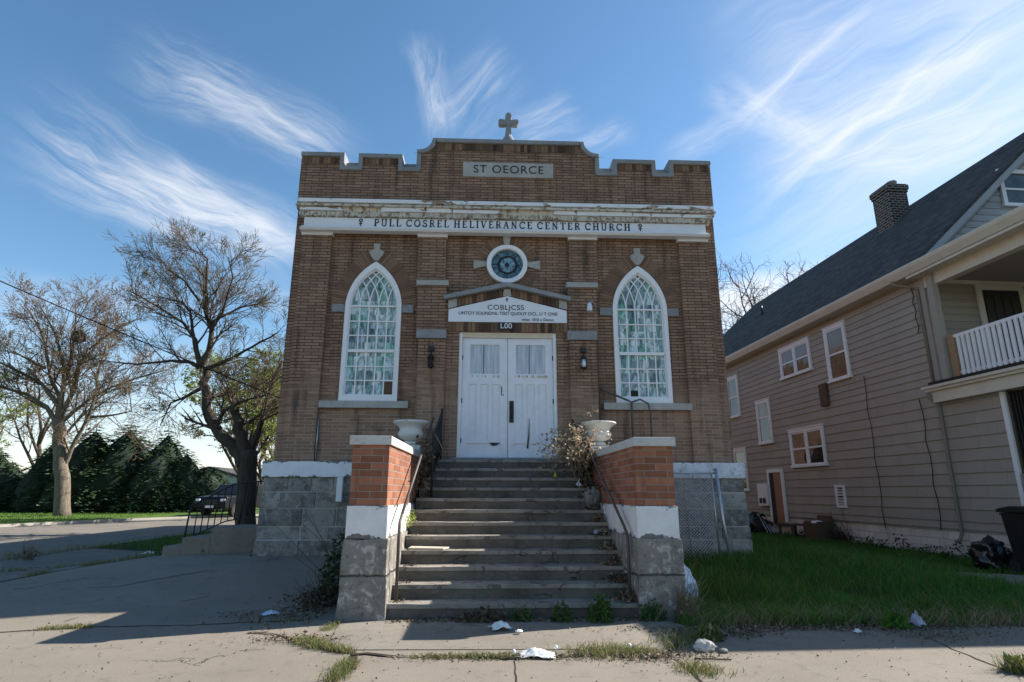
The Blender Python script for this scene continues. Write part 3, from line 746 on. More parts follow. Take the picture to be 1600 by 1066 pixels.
# portal
plate('portal', [(-1.30,2.1),(1.27,2.1),(1.27,5.36),(-.02,5.66),(-1.30,5.36)], [[(-1.01,2.11),(1.01,2.11),(1.01,4.72),(-1.01,4.72)]], 11.91, .2, M['brick'], church)
b=MB(); soldier(b,-1.24,1.24,4.725,4.925,11.885,t=.06); b.build('soldier_course', M['soldier'], church)
gab_lo=lambda x: 5.215+(.30*(1-abs(x)/1.24)); gab_hi=lambda x: 5.385+(.285*(1-abs(x)/1.27))
for a,c in ((-1.06,-.12),(.08,1.06)): b=MB(); soldier(b,a,c,gab_lo,None,11.86,t=.06,top=gab_hi); b.build('soldier_course', M['soldier'], church)
MB().prism([(-.11,5.50),(.07,5.50),(.05,5.655),(-.09,5.655)],11.845,11.93).build('keystone', M['lime'], church)
for q0,q1 in ((-1.25,-1.07),(1.07,1.24)): MB().prism([(q0,gab_lo(q0)+.005),(q1,gab_lo(q1)+.005),(q1,gab_hi(q1)),(q0,gab_hi(q0))],11.85,11.93).build('corner_block', M['lime'], church)
MB().prism([(-1.34,5.385),(-1.34,5.475),(-.02,5.775),(1.31,5.475),(1.31,5.385),(-.02,5.68)],11.74,12.14).build('pediment_coping', M['limegrey'], church, bevel=.008)
sg = MB().prism([(-1.24,4.93),(1.23,4.93),(1.23,5.195),(-.01,5.50),(-1.24,5.195)],11.86,11.915).build('pediment_sign', M['sign'], church)
text('lettering','COBLJCSS',-.05,5.245,.155,11.853,.006,M['ink2'],sg,1.05,spacing=1.08)
text('lettering','UNTOY SOUNDNL TISO QUDUY DCL. U T ONE',-.0,5.115,.098,11.853,.006,M['ink2'],sg,.98,spacing=1.0)
text('lettering','when 1810 a Glenus',.62,4.99,.085,11.853,.006,M['ink2'],sg,.95)
b=MB(); strokes(b,[(arc(0,.72,.2,.25,0,360,10),.16),([(0,.5),(0,.1)],.16)],-.025,5.365,.09,.06,11.855); b.build('emblem', M['ink2'], sg)
np_ = MB().box(-.21,.13,11.862,11.884,4.775,4.915).build('house_number', M['ink2'], church)
text('lettering','L00',-.04,4.845,.16,11.855,.006,M['white'],np_,1.05)
# door frame and leaves
plate('door_frame', [(-1.01,2.15),(1.01,2.15),(1.01,4.72),(-1.01,4.72)], [[(-.945,2.15),(.945,2.15),(.945,4.62),(-.945,4.62)]], 11.94, .14, M['white'], church, .004)
MB().box(-.94,.94,11.935,11.95,4.625,4.70).build('lintel_strip', M['yellowed'], church)
def rect(a,b_,c,d): return [(a,c),(b_,c),(b_,d),(a,d)]
for s_ in (-1,1):
    lo,hi=(-.942,-.004) if s_<0 else (.004,.942)
    p0,p1=(lo+.17,hi-.17)
    hs=[rect(p0,p1,3.86,4.475)]
    pw=.155
    for i in range(3):
        c=p0+.06+(p1-p0-.12)*i/2
        hs.append(rect(c-pw/2,c+pw/2,2.50,3.64))
    hs.append(rect(lo+.12,hi-.14,2.22,2.44))
    d=plate('door', rect(lo,hi,2.165,4.615), hs, 11.99, .05, M['door'], church, .005)
    d.data.materials.append(M['door'])
    MB().box(lo+.05,hi-.05,12.012,12.06,2.18,3.70).build('panel', M['door'], d)
    MB().box(p0-.02,p1+.02,12.015,12.03,3.84,4.50).build('pane', M['curtain'], d)
    b=MB(); b.box((p0+p1)/2-.03,(p0+p1)/2-.018,12.008,12.016,3.86,4.475)
    b.build('glazing_bar', M['ink2'], d)
    b=MB(); ragged(b,p0-.05,p1+.05,11.978,11.992,3.775,3.83,.012,.03,11+s_); b.build('worn_ledge', M['peeled'], d)
    for z in (2.5,3.3,4.2):
        x=lo+.008 if s_<0 else hi-.008
        MB().box(x-.012,x+.012,11.982,11.995,z-.05,z+.05).build('hinge', M['lantern'], d)
    if s_>0:
        MB().box(.035,.125,11.972,11.992,2.86,3.30).build('push_plate', M['lantern'], d, bevel=.004)
        b=MB(); b.tube([(.08,11.975,2.95),(.08,11.93,2.98),(.08,11.93,3.18),(.08,11.975,3.21)],.012,6); b.build('handle', M['lantern'], d)
        b=MB(); b.tube([(.40,11.986,2.35),(.43,11.986,2.6),(.44,11.986,2.95)],[.018,.012,.004],5); b.build('scratch', M['ink2'], d)
    else:
        MB().prism([(-.37,2.46),(-.14,2.46),(-.22,2.405),(-.30,2.395)],11.986,11.993).build('scuff', M['ink2'], d)
        b=MB(); b.box(-.13,-.115,11.98,11.992,3.42,3.60); b.box(-.13,-.07,11.98,11.992,3.415,3.428); b.build('latch', M['lantern'], d)
# lanterns
for x,lit in ((-1.56,False),(1.54,True)):
    b=MB(); b.box(x-.055,x+.055,11.76,11.845,4.28,4.38); b.tube([(x,11.80,4.3),(x,11.74,4.24),(x,11.74,4.17)],.015,6)
    b.lathe([(.03,4.20),(.075,4.14),(.08,4.12)],(x,11.74,0),10); b.lathe([(.075,3.96),(.05,3.93),(.02,3.91)],(x,11.74,0),10)
    for k in range(4):
        a=pi/4+pi/2*k; b.tube([(x+.065*cos(a),11.74+.065*sin(a),4.13),(x+.065*cos(a),11.74+.065*sin(a),3.95)],.008,4)
    l=b.build('wall_lantern', M['lantern'], church)
    MB().lathe([(.045,3.96),(.055,4.02),(.05,4.12)],(x,11.74,0),10).build('lamp_glass', M['lampglass'] if lit else M['dark'], l)
b=MB(); b.tube([(1.86,11.95,5.18),(1.84,11.86,5.34),(1.76,11.78,5.38),(1.70,11.72,5.33)],.012,6)
fl=b.build('floodlight', M['galv'], church)
MB().lathe([(.02,.12),(.05,.06),(.06,-.06),(.058,-.07)],(1.69,11.70,5.22),10).build('lamp_shade', M['lampglass'], fl)
b=MB(); b.tube([(1.87,11.97,5.35),(1.88,11.97,2.2)],.014,6); b.build('conduit', M['pipe'], church)
b=MB(); b.tube([(-3.79,12.05,2.9),(-3.79,12.05,2.1)],.02,6); b.build('conduit', M['galv'], church)
b=MB(); b.tube([(1.9,11.96,3.55),(2.05,11.93,3.48),(2.22,11.92,3.42),(2.45,11.92,3.32),(2.52,11.9,3.28),(2.52,11.9,2.1)],.022,7)
b.tube([(2.52,11.9,3.28),(2.7,11.9,3.34),(2.86,11.9,3.26),(2.9,11.9,3.08),(2.9,11.9,2.2)],.018,7)
b.build('service_pipe', M['pipe'], church)
b=MB(); b.box(-3.26,-3.15,11.74,11.84,1.32,1.77); b.build('drain_pipe', M['white'], church, bevel=.01)
# white water table and stone foundation
for x0,x1,mm in ((-4.74,-1.3,'white_band'),(1.3,4.72,'white_dirty')):
    MB().box(x0,x1,11.86,12.36,1.775,2.075).build('water_table', M[mm], church, bevel=.012)
def foundation():
    r=random.Random(3)
    # split courses with a rough face
    zs=[-.3,.22,.62,.86,1.2,1.5,1.773]
    for x0,x1 in ((-4.70,-1.3),(1.3,4.70)):
        b=MB()
        for j in range(len(zs)-1):
            x=x0
            while x<x1-1e-6:
                c=min(x1,x+r.uniform(.36,.85))
                if x1-c<.3: c=x1
                flare=.05*(1.8-zs[j])/1.8
                o=r.uniform(-.02,.02)
                xa=x-(flare if x==x0 else 0); xb=c+(flare if c==x1 else 0)
                b.box(xa+r.uniform(.004,.014),xb-r.uniform(.004,.014),11.92-flare*1.5+o*.6,12.3,zs[j]+r.uniform(.004,.014),zs[j+1]-r.uniform(.004,.012))
                x=c
        o=b.build('foundation', M['stone'], church, bevel=.014)
    MB().hexa([(-4.745,11.852,-.3),(4.745,11.852,-.3),(4.735,12.4,-.3),(-4.735,12.4,-.3),(-4.69,11.938,1.774),(4.69,11.938,1.774),(4.685,12.4,1.774),(-4.685,12.4,1.774)]).build('mortar_core', M['mortar'], o)
    MB().box(-4.66,4.66,12.41,33.05,-.3,1.774).build('foundation', M['stone'], church)
foundation()

# ------------------------------------------------------------------ entrance steps
steps = empty('entrance_steps', (0,9.8,0), 'worn concrete flight of twelve steps rising to the white double door', 'steps')
Y0,RUN,RISE=7.86,.338,.1755
for i in range(12):
    y=Y0+RUN*i; z=RISE*(i+1)
    t=i/11.; xl=-1.60+.06*t; xr=1.53-.06*t
    b=MB(); n=14; r=random.Random(i+20)
    # nosing edge slightly chipped and sagging
    top=[];bot=[]
    for k in range(n+1):
        x=xl+(xr-xl)*k/n; dz=r.uniform(-.007,.003); dy=r.uniform(-.01,.008)
        top.append((x,y-.02+dy,z+dz)); bot.append((x,y-.02+dy,z-.05+dz*.5))
    yb=y+RUN+.03 if i<11 else 12.0
    vs=[];fs=[]
    for k in range(n+1):
        x=xl+(xr-xl)*k/n
        vs+=[(x,yb,z),top[k],(x,y-.012+ (top[k][1]-(y-.02)),z-.012) if 0 else top[k],bot[k],(x,y,z-.055),(x,y+.004,z-RISE-.02),(x,yb,z-RISE-.02)]
    m_=7
    for k in range(n):
        a=k*m_; c=(k+1)*m_
        for q in (0,2,3,4,5):
            fs.append((a+q,a+q+1,c+q+1,c+q))
        fs.append((a+6,a,c,c+6))
    vs_=vs
    fs.append((0,6,5,4,3,2)); e=n*m_; fs.append((e,e+2,e+3,e+4,e+5,e+6))
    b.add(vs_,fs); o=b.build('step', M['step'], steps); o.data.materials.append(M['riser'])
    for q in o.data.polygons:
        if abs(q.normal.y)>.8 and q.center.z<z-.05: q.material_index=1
MB().box(-1.12,1.10,11.80,12.05,2.09,2.155).build('threshold', M['limegrey'], steps, bevel=.008)
MB().hexa([(-1.66,7.9,-.1),(1.58,7.9,-.1),(1.5,12.0,-.1),(-1.58,12.0,-.1),(-1.66,7.95,.02),(1.58,7.95,.02),(1.5,12.0,1.85),(-1.58,12.0,1.85)]).build('core', M['step'], steps)

def lateral(s_, x_in_f, x_in_b, x_out, label):
    """a cheek wall: stone base, painted band, orange brick, capstone; s_=-1 left"""
    yf,yb=7.83,11.75
    t=empty('stair_wall',((x_in_f+x_out)/2,9.8,0),label,'stair wall',None)
    def slab(name,e_in,e_out,ef,z0,z1,mat,bev=0.,jit=0.,taper=0.,yb_=yb):
        xi0=x_in_f-s_*(-e_in)*-1 if 0 else x_in_f+(-s_)*e_in; xi1=x_in_b+(-s_)*e_in; xo=x_out+s_*e_out
        A=[(xo+s_*taper,yf-ef-abs(taper)*.5,z0),(xi0-s_*taper*.6,yf-ef-abs(taper)*.5,z0),(xi1,yb_,z0),(xo,yb_,z0),(xo,yf-ef,z1),(xi0,yf-ef,z1),(xi1,yb_,z1),(xo,yb_,z1)]
        if s_>0: A=[A[1],A[0],A[3],A[2],A[5],A[4],A[7],A[6]]
        b=MB(); b.hexa(A); o=b.build(name,mat,t,bevel=bev)
        return o
    st=slab('stone_base',.045,.035,.05,-.15,.935,M['pierstone'],.02,taper=.03)
    # roughen the stone
    bm=bmesh.new(); bm.from_mesh(st.data)
    bmesh.ops.subdivide_edges(bm,edges=[e for e in bm.edges if e.calc_length()>.2],cuts=6,use_grid_fill=True)
    r=random.Random(11+s_)
    from mathutils import noise as mn
    for v in bm.verts:
        k=mn.noise(v.co*2.7+Vector((s_*9,0,0)))*.02+mn.noise(v.co*8.)*.012
        v.co+=v.normal*k
    bm.to_mesh(st.data); bm.free()
    for p in st.data.polygons: p.use_smooth=False
    slab('painted_band',.025,.02,.03,.936,1.333,M['white_pier'],.012)
    slab('brick_wall',0,0,0,1.334,2.088,M['red'],.003)
    slab('coping',.03,.04,.045,2.089,2.205,M['limewhite'],.012)
    return t
swl=lateral(-1,-1.655,-1.60,-2.125,'orange brick stair wall with white band and pale cap, its step side in full sun')
swr=lateral(1,1.545,1.49,2.04,'orange brick stair wall with white band standing beside the chain link gate')
# urns on low pedestals by the facade
def make_urn(x,y,z,lab):
    t=empty('urn',(x,y,z),lab,'urn','stone urns by the steps')
    MB().lathe([(.10,.0),(.13,.01),(.135,.04),(.115,.075)],(x,y,z+.075),24).build('foot',M['urn'],t)
    b=MB(); b.box(x-.2,x+.2,y-.17,y+.17,z,z+.075); b.build('plinth',M['urn'],t,bevel=.01)
    prof=[(.085,.15),(.10,.17),(.19,.205),(.225,.25),(.235,.29),(.215,.335),(.20,.365),(.215,.40),(.255,.44),(.305,.475),(.33,.495),(.333,.515),(.315,.525),(.28,.50),(.2,.44),(.05,.40)]
    MB().lathe(prof,(x,y,z),32).build('bowl',M['urn'],t)
    return t
make_urn(-1.83,11.2,2.26,'weathered white urn on the brick wall by the iron railing')
make_urn(1.70,11.2,2.26,'weathered white urn overhung by a tangle of dried flowers')
for wall,x in ((swl,-1.83),(swr,1.70)):
    MB().box(x-.26,x+.24,10.95,11.45,2.206,2.258).build('pedestal',M['limewhite'],wall,bevel=.01)
# hand rails
def rail(xb,xt,lab,post):
    t=empty('handrail',(xb,8.02,.17),lab,'handrail','pipe handrails of the steps')
    z1=1.12 if post else .98
    b=MB(); b.tube([(xb,8.02,.16),(xb,8.02,z1-.08),(xb,8.05,z1),(xb+(xt-xb)*.05,8.18,z1+.09)],.021,8)
    b.build('post',M['pipe'],t)
    b=MB(); b.tube([(xb+(xt-xb)*.05,8.18,z1+.09),(xb+(xt-xb)*.5,9.8,z1+.92),(xt,11.45,z1+1.76)],.021,8)
    b.build('top_rail',M['pipe'],t)
    s_=1 if xb>0 else -1
    for f in (.33,.9):
        yy=8.18+3.27*f; xx=xb+(xt-xb)*(.05+.95*f); zz=z1+.09+1.67*f
        MB().tube([(xx,yy,zz-.01),(xx,yy,zz-.10),(xx+s_*.10+(.0),yy,zz-.10)],.011,6).build('wall_bracket',M['iron'],t)
    return t
rail(-1.51,-1.44,'bent grey pipe handrail along the sunlit left side of the steps',True)
rail(1.44,1.34,'dark pipe handrail along the shaded right side of the steps',False)
# iron balustrade at the head of the steps
t=empty('iron_railing',(-1.32,11.2,1.9),'black wrought iron railing panel at the head of the steps beside the left urn','railing')
b=MB(); b.tube([(-1.34,10.45,2.45),(-1.30,11.72,3.02)],.018,6); b.tube([(-1.34,10.45,1.75),(-1.30,11.72,2.25)],.014,6); b.build('rail',M['iron'],t)
b=MB()
for k in range(13):
    f=k/12; b.tube([(-1.34+.04*f,10.45+1.27*f,1.72+.5*f),(-1.34+.04*f,10.45+1.27*f,2.46+.56*f)],.008,4)
for k in range(6):
    f=(k+.5)/6; c=Vector((-1.34+.04*f,10.45+1.27*f,2.1+.53*f)); b.tube([c+Vector((0,.08*cos(a),.13*sin(a))) for a in [i*pi/5 for i in range(11)]],.006,4)
b.build('bars',M['iron'],t)
for f in (0,1):
    MB().tube([(-1.34+.04*f,10.45+1.27*f,1.35+.75*f),(-1.34+.04*f,10.45+1.27*f,2.5+.6*f)],.02,6).build('post',M['iron'],t)
# second, half buried panel on the other side
t=empty('iron_railing',(1.30,11.2,1.9),'black wrought iron railing panel almost hidden under the dried flowers','railing')
b=MB(); b.tube([(1.30,10.6,2.4),(1.27,11.72,2.9)],.018,6); b.tube([(1.30,10.6,1.8),(1.27,11.72,2.25)],.014,6)
b.build('rail',M['iron'],t)
b=MB()
for k in range(11):
    f=k/10; b.tube([(1.30-.03*f,10.6+1.12*f,1.75+.5*f),(1.30-.03*f,10.6+1.12*f,2.4+.5*f)],.008,4)
b.build('bars',M['iron'],t)

# ------------------------------------------------------------------ side stoop (left)
st=empty('side_stoop',(-5.5,13.2,0.2),'low concrete stoop of three steps against the left foundation of the church','stoop')
for i,(x0,z) in enumerate(((-6.75,.46),(-6.40,.62),(-5.85,.80))):
    MB().box(x0,(-6.75,-6.40,-5.85,-4.78)[i+1],12.55,14.0,-.1,z).build('step',M['slab'],st,bevel=.015)
t=empty('stoop_railing',(-6.7,14.0,.3),'leaning black iron railing stepping down the side stoop','railing')
RP=[(-7.05,13.95,.30),(-6.35,13.95,.68),(-5.75,13.95,.82),(-4.85,13.95,.84)]
b=MB(); b.tube([(-6.95,13.95,1.20),(-6.1,13.95,1.66),(-5.7,13.95,1.72),(-4.85,13.95,1.74)],.016,6)
b.tube([(-7.0,13.95,.48),(-6.2,13.95,.86),(-5.7,13.95,.95),(-4.85,13.95,.97)],.014,6); b.build('rail',M['iron'],t)
def rz(x,top):
    P=[(-6.95,1.20),(-6.1,1.66),(-5.7,1.72),(-4.85,1.74)] if top else [(-7.0,.48),(-6.2,.86),(-5.7,.95),(-4.85,.97)]
    for (a,za),(c,zc) in zip(P,P[1:]):
        if x<=c: return za+(zc-za)*(x-a)/(c-a)
    return P[-1][1]
b=MB()
for k in range(1,15):
    x=-6.95+2.1*k/15; b.tube([(x-.03,13.95,rz(x,0)),(x,13.95,rz(x,1))],.012,4)
b.build('bars',M['iron'],t)
for x,z0 in ((-7.0,.1),(-5.82,.78)): MB().tube([(x-.06,13.95,z0),(x+.03,13.95,rz(x,1)+.04)],.02,6).build('post',M['iron'],t)

# ------------------------------------------------------------------ chain link gate (right)
t=empty('chain_link_gate',(3.5,11.2,.4),'rusty chain link gate panel leaning beside the right stone foundation','gate')
gx0,gx1,gyy,gz0,gz1=2.5,3.98,11.45,.25,1.86
MB().tube([(3.98,11.45,1.95),(4.02,11.40,1.0),(4.08,11.3,.2)],.032,8).build('post',M['galv'],t)
b=MB(); b.tube([(gx0,gyy,gz1),(gx1-.03,gyy,gz1)],.018,6); b.tube([(2.55,gyy,gz0),(2.55,gyy,gz1)],.018,6); b.tube([(3.88,gyy,gz1),(3.93,gyy,gz0)],.016,6)
b.build('frame',M['galv'],t)
b=MB(); st_=.062; n=int((gx1-gx0+gz1-gz0)/st_)
Wd=gx1-.08-gx0; Hh=gz1-gz0
for k in range(n+1):
    for sgn in (0,1):
        c=k*st_
        # line x - z = c - H
        x0=max(0,c-Hh); x1=min(Wd,c)
        if x1-x0<.03: continue
        pts=[]; m_=max(2,int((x1-x0)/st_)*2)
        for q in range(m_+1):
            x=x0+(x1-x0)*q/m_; z=Hh-(c-x) if sgn==0 else (c-x)
            pts.append((gx0+x,gyy+.006*(1 if (q+sgn)%2 else -1)+.03*sin(x*4+z*3),gz0+z))
        b.tube(pts,.006,3,cap=False)
b.build('wire_mesh',M['wiremesh'],t)
b=MB(); b.tube([(2.98,11.4,1.55),(3.0,11.39,.9),(3.03,11.38,.4)],.008,4); b.tube([(3.3,11.4,1.55),(3.35,11.39,.9),(3.38,11.38,.4)],.008,4); b.build('wire_strand',M['straw'],t)

# ------------------------------------------------------------------ neighbouring house
def siding_mat(name, c, rh, bw):
    m, t = newmat(name); x,y,z = t.sep(t.obj)
    br = t.n('ShaderNodeTexBrick', {'Vector': t.comb(t.m('ADD',x,y), z, 0.), 'Color1': (0,0,0,1), 'Color2': (1,1,1,1), 'Mortar': (.5,.5,.5,1), 'Scale': 1., 'Mortar Size': .004,
             'Mortar Smooth': .1, 'Brick Width': bw, 'Row Height': rh}, offset=.5)
    n = t.noise(t.vm('MULTIPLY', t.obj, (1,1,.4)), 1.2, 5, .65); f = t.noise(t.vm('MULTIPLY', t.obj, (14,14,1)), 3., 4)
    a = t.mix(t.sep(br.outputs[0])[0], tuple(q*.95 for q in c), tuple(q*1.06 for q in c))
    a = t.mix(.7, a, t.mix(n, (.78,.77,.75), (1.2,1.2,1.2)), 'MULTIPLY')
    a = t.mix(t.m('MULTIPLY', br.outputs['Fac'], .55), a, (.06,.05,.04))
    a = t.mix(t.m('MULTIPLY', t.mr(f, .55, .75), .18), a, (.42,.40,.36))
    fin(t, a, .7, t.bump(f, .003), .3); return m
M['side1'] = siding_mat('taupe_shingle_siding', (.345,.312,.268), .28, 1.1)
M['side2'] = siding_mat('taupe_lap_siding', (.345,.312,.268), .2, 2.2)
M['gside'] = siding_mat('grey_gable_siding', (.36,.37,.385), .2, 2.6)
house = empty('house', (11.05,13.5,0), 'taupe two storey house with dark shingle roof, brick chimney and white railed upper porch', 'house', rz=radians(2.46))
def H(b, name, mat, parent=None, bevel=0): return b.build(name, mat, parent or house, world=False, bevel=bevel)
def laps_side(b, y0, y1, zs, x=0.):
    for z0,z1 in zip(zs,zs[1:]):
        b.add([(x-.026,y1,z0),(x-.026,y0,z0),(x-.004,y0,z1),(x-.004,y1,z1),(x+.0,y1,z0),(x+.0,y0,z0)],[(0,1,2,3),(4,5,1,0)])
def laps_front(b, x0, x1, zs, y, xf=None):
    for z0,z1 in zip(zs,zs[1:]):
        a0,c0 = (x0,x1) if xf is None else xf(z0); a1,c1 = (x0,x1) if xf is None else xf(z1)
        b.add([(a0,y-.026,z0),(c0,y-.026,z0),(c1,y-.004,z1),(a1,y-.004,z1),(a0,y,z0),(c0,y,z0)],[(0,1,2,3),(4,5,1,0)])
def frange(a,b_,s):
    r=[]; k=a
    while k<b_-1e-6: r.append(k); k+=s
    return r+[b_]
W9=9.8
b=MB(); b.box(0,W9,.9,18.6,.66,7.1); b.box(0,.12,-.75,.897,.66,3.72)
laps_side(b,-.75,18.6,[.66]+frange(.84,4.2,.28)); H(b,'wall',M['side1'])
b=MB(); laps_side(b,.9,18.6,frange(4.2,7.05,.2)); laps_front(b,0.,W9,frange(4.25,6.98,.2),.895); H(b,'wall',M['side2'])
def roofz(x): return 7.28+(12.1-7.28)*(x+.38)/(4.9+.38)
b=MB(); b.prism([(.02,7.1),(W9-.02,7.1),(W9-.02,roofz(.0)-.15),(4.9,roofz(4.9)-.2),(.02,roofz(.0)-.15)],.9,18.6)
laps_front(b,0,W9,frange(7.35,11.6,.2),.893,lambda z:( (z-7.28+.25)/(12.1-7.28)*5.28-.38+.25, 9.8-((z-7.28+.25)/(12.1-7.28)*5.28-.38+.25)))
H(b,'gable_wall',M['gside'])
b=MB(); b.box(.05,W9-.05,-.7,18.55,-.3,.655); H(b,'foundation',M['whitewash'])
# roof
b=MB()
for sgn in (1,-1):
    X=lambda x: x if sgn>0 else 9.8-x
    p=[(X(-.42),.45,roofz(-.42)),(X(4.9),.45,12.1),(X(4.9),18.95,12.1),(X(-.42),18.95,roofz(-.42))]
    q=[(a,c,d+.10) for a,c,d in p]
    if sgn<0: p=p[::-1]; q=q[::-1]
    p=p[::-1]; q=q[::-1]
    b.add(p+q,[(3,2,1,0),(4,5,6,7),(0,1,5,4),(1,2,6,5),(2,3,7,6),(3,0,4,7)])
roof=H(b,'roof',M['shingle'])
# slight unevenness along the eave and ridge
b=MB()
for sgn in (1,-1):
    X=lambda x: x if sgn>0 else 9.8-x
    for (xa,xb) in ((-.44,4.9),):
        P=[(X(xa),roofz(xa)-.20),(X(xb),12.1-.20),(X(xb),12.1+.0),(X(xa),roofz(xa)+.0)]
        b.prism(P,.40,.447)
H(b,'rake_board',M['greysiding'])
b=MB(); 
b.add([(-.42,.45,7.05),(-.42,18.9,7.05),(0,18.9,7.07),(0,.45,7.07)],[(0,1,2,3)])
H(b,'soffit',M['cream'])
b=MB(); b.prism([(-.53,7.20),(-.425,7.05),(-.40,7.05),(-.40,7.26),(-.55,7.29),(-.55,7.26)],-3.9,18.9); H(b,'gutter',M['cream'])
# porch
b=MB(); b.box(-.40,W9+.4,-3.85,.40,7.05,7.235); b.box(-.46,W9+.46,-3.9,.42,7.24,7.31); H(b,'porch_roof',M['shingle'])
b=MB(); b.box(-.398,-.36,-3.84,.9,6.98,7.045); b.box(-.03,.19,-3.4,.89,6.70,7.044); b.box(.19,W9-.19,-3.4,-3.2,6.70,7.044); b.box(-.36,-.03,-3.84,.9,7.0,7.045); H(b,'porch_beam',M['cream'])
b=MB(); b.box(.19,W9,-3.2,.87,6.99,7.04); H(b,'porch_ceiling',M['ceil'])
b=MB(); b.box(.19,W9,.84,.869,6.88,6.985); b.box(.02,.2,.80,.868,4.2,6.98); H(b,'trim_board',M['cream'])
b=MB(); b.box(-.30,W9+.2,-3.7,.89,4.12,4.20); H(b,'porch_floor',M['dark'])
b=MB(); b.box(-.27,-.23,-3.66,1.1,3.98,4.118); b.box(-.33,-.272,-3.7,1.12,4.05,4.117);b.box(-.2,-.02,-3.6,.93,3.70,4.05); b.box(-.229,W9,-3.6,.88,4.04,4.117); H(b,'porch_fascia',M['cream'])
b=MB(); b.box(-.05,-.026,.72,.92,.66,3.70) if 0 else b.box(-.045,.0,.78,.94,4.2,7.0); b.box(-.12,.04,.42,.60,4.2,7.0); H(b,'corner_post',M['ceil'])
b=MB(); b.box(-.06,.10,.16,.34,4.2,5.30); H(b,'newel_post',M['woodtan'],bevel=.006)
for x,y in ((.05,-3.2),(4.8,-3.3),(9.6,-3.2)):
    b=MB(); b.box(x-.11,x+.11,y-.11,y+.11,4.2,6.70); H(b,'porch_post',M['cream'],bevel=.006)
rl=MB(); rl.box(-.045,.055,-3.1,.16,5.20,5.27); rl.box(-.02,.03,-3.1,.16,4.30,4.36)
rl.box(.2,4.7,-3.35,-3.25,5.2,5.27); rl.box(.2,4.7,-3.33,-3.28,4.30,4.36)
r_=H(rl,'porch_railing',M['white'])
b=MB(); k=.08
rr=random.Random(4)
while k>-3.05:
    b.box(-.045-.012,-.021,k-.078,k+rr.uniform(-.006,.006),4.24,5.199); k-=.142
k=.3
while k<4.6: b.box(k,k+.085,-3.36,-3.331,4.24,5.199); k+=.128
H(b,'balusters',M['white'],r_)
b=MB(); b.box(-.02,.0,-3.05,.1,4.21,5.1) if 0 else None
# slatted screen under the porch
b=MB(); b.box(.05,.10,-3.3,-.92,.7,3.68)
k=-.95
while k>-3.3: b.box(.0,.045,k-.035,k,.75,3.68); k-=.085
sl=H(b,'slatted_screen',M['dark'])
b=MB(); b.box(-.03,.03,-.86,-.752,1.0,3.70); H(b,'trim_board',M['white'])
b=MB(); b.box(.0,.12,-3.5,-3.3,.0,3.70); b.box(W9-.12,W9,-3.5,-3.3,0,3.7); b.box(.12,W9-.12,-3.45,-3.35,.0,3.7); H(b,'porch_base',M['side1'])
b=MB(); b.box(-.10,-.04,-2.0,-1.9,.4,1.9); b.box(-.1,-.04,-1.9,-.95,1.84,1.9);b.box(-.1,-.04,-1.9,-.95,1.2,1.25); b.box(-.1,-.04,-1.0,-.95,.5,1.84); H(b,'gate_frame',M['galv'])
# windows on the long side
def house_window(y0,y1,z0,z1,mull=0,door=False,rail=.5,tan_reflect=True):
    y0-=13.5; y1-=13.5; c=.11
    f=MB(); f.box(-.075,-.005,y0,y1,z1-c,z1); f.box(-.075,-.005,y0,y0+c,z0+c*.7,z1-c-.001); f.box(-.075,-.005,y1-c,y1,z0+c*.7,z1-c-.001); f.box(-.11,-.005,y0-.04,y1+.04,z0,z0+c*.7-.001)
    f.box(-.095,-.005,y0-.03,y1+.03,z1+.001,z1+.04)
    wf=H(f,'window',M['white'],bevel=.005)
    a,b_=y0+c,y1-c
    segs=[(a,b_)] if not mull else [(a,(a+b_)/2-.06),((a+b_)/2+.06,b_)]
    if mull: H(MB().box(-.07,-.005,(a+b_)/2-.06,(a+b_)/2+.06,z0+c*.7,z1-c-.001),'mullion',M['white'],wf)
    for p,q in segs:
        zb,zt=z0+c*.7,z1-c; zm=zb+(zt-zb)*rail; s=.045
        sash=MB(); sash.box(-.055,-.02,p,q,zt-s,zt-.002); sash.box(-.055,-.02,p,q,zm-.03,zm+.03)
        sash.box(-.05,-.02,p,q,zb,zb+s)
        for u,v in ((p,p+s),(q-s,q)): sash.box(-.05,-.02,u,v,zb+s,zm-.03); sash.box(-.05,-.02,u,v,zm+.03,zt-s)
        so=H(sash,'sash',M['white'],wf)
        H(MB().box(-.03,-.018,p+.01,q-.01,zb+.01,zm),'pane',M['pane'],wf)
        H(MB().box(-.033,-.018,p+.01,q-.01,zm,zt-.01),'pane',M['tan_reflect'] if tan_reflect else M['pane'],wf)
    return wf
house_window(17.65,18.75,4.97,6.78)
house_window(19.64,21.64,5.6,6.76,1)
house_window(22.75,23.82,3.36,5.1,0,rail=.62)
house_window(19.46,21.56,2.37,3.70,1,tan_reflect=False)
house_window(25.25,26.35,4.70,6.52)
house_window(25.10,26.25,1.56,3.34,tan_reflect=False)
y0,y1=22.3-13.5,23.45-13.5
f=MB(); f.box(-.08,-.005,y0,y1,2.25,2.38); f.box(-.08,-.005,y0,y0+.13,.35,2.249); f.box(-.08,-.005,y1-.13,y1,.35,2.249); df=H(f,'door_frame',M['white'],bevel=.005)
dd=H(MB().box(-.045,-.01,y0+.13,y1-.13,.35,2.249),'door',M['wooddoor'],df)
H(MB().box(-.06,-.0451,y0+.75,y1-.14,.36,2.24),'dark_gap',M['dark'],dd)
f=MB(); f.box(-.12,.0,18.92-13.5,19.30-13.5,4.28,5.02); H(f,'vent',M['oldwood'])
f=MB(); v0,v1=18.74-13.5,19.22-13.5; f.box(-.06,.0,v0,v0+.07,1.05,1.74); f.box(-.06,.0,v1-.07,v1,1.05,1.74); f.box(-.06,0,v0+.07,v1-.07,1.67,1.74); f.box(-.06,0,v0+.07,v1-.07,1.05,1.12)
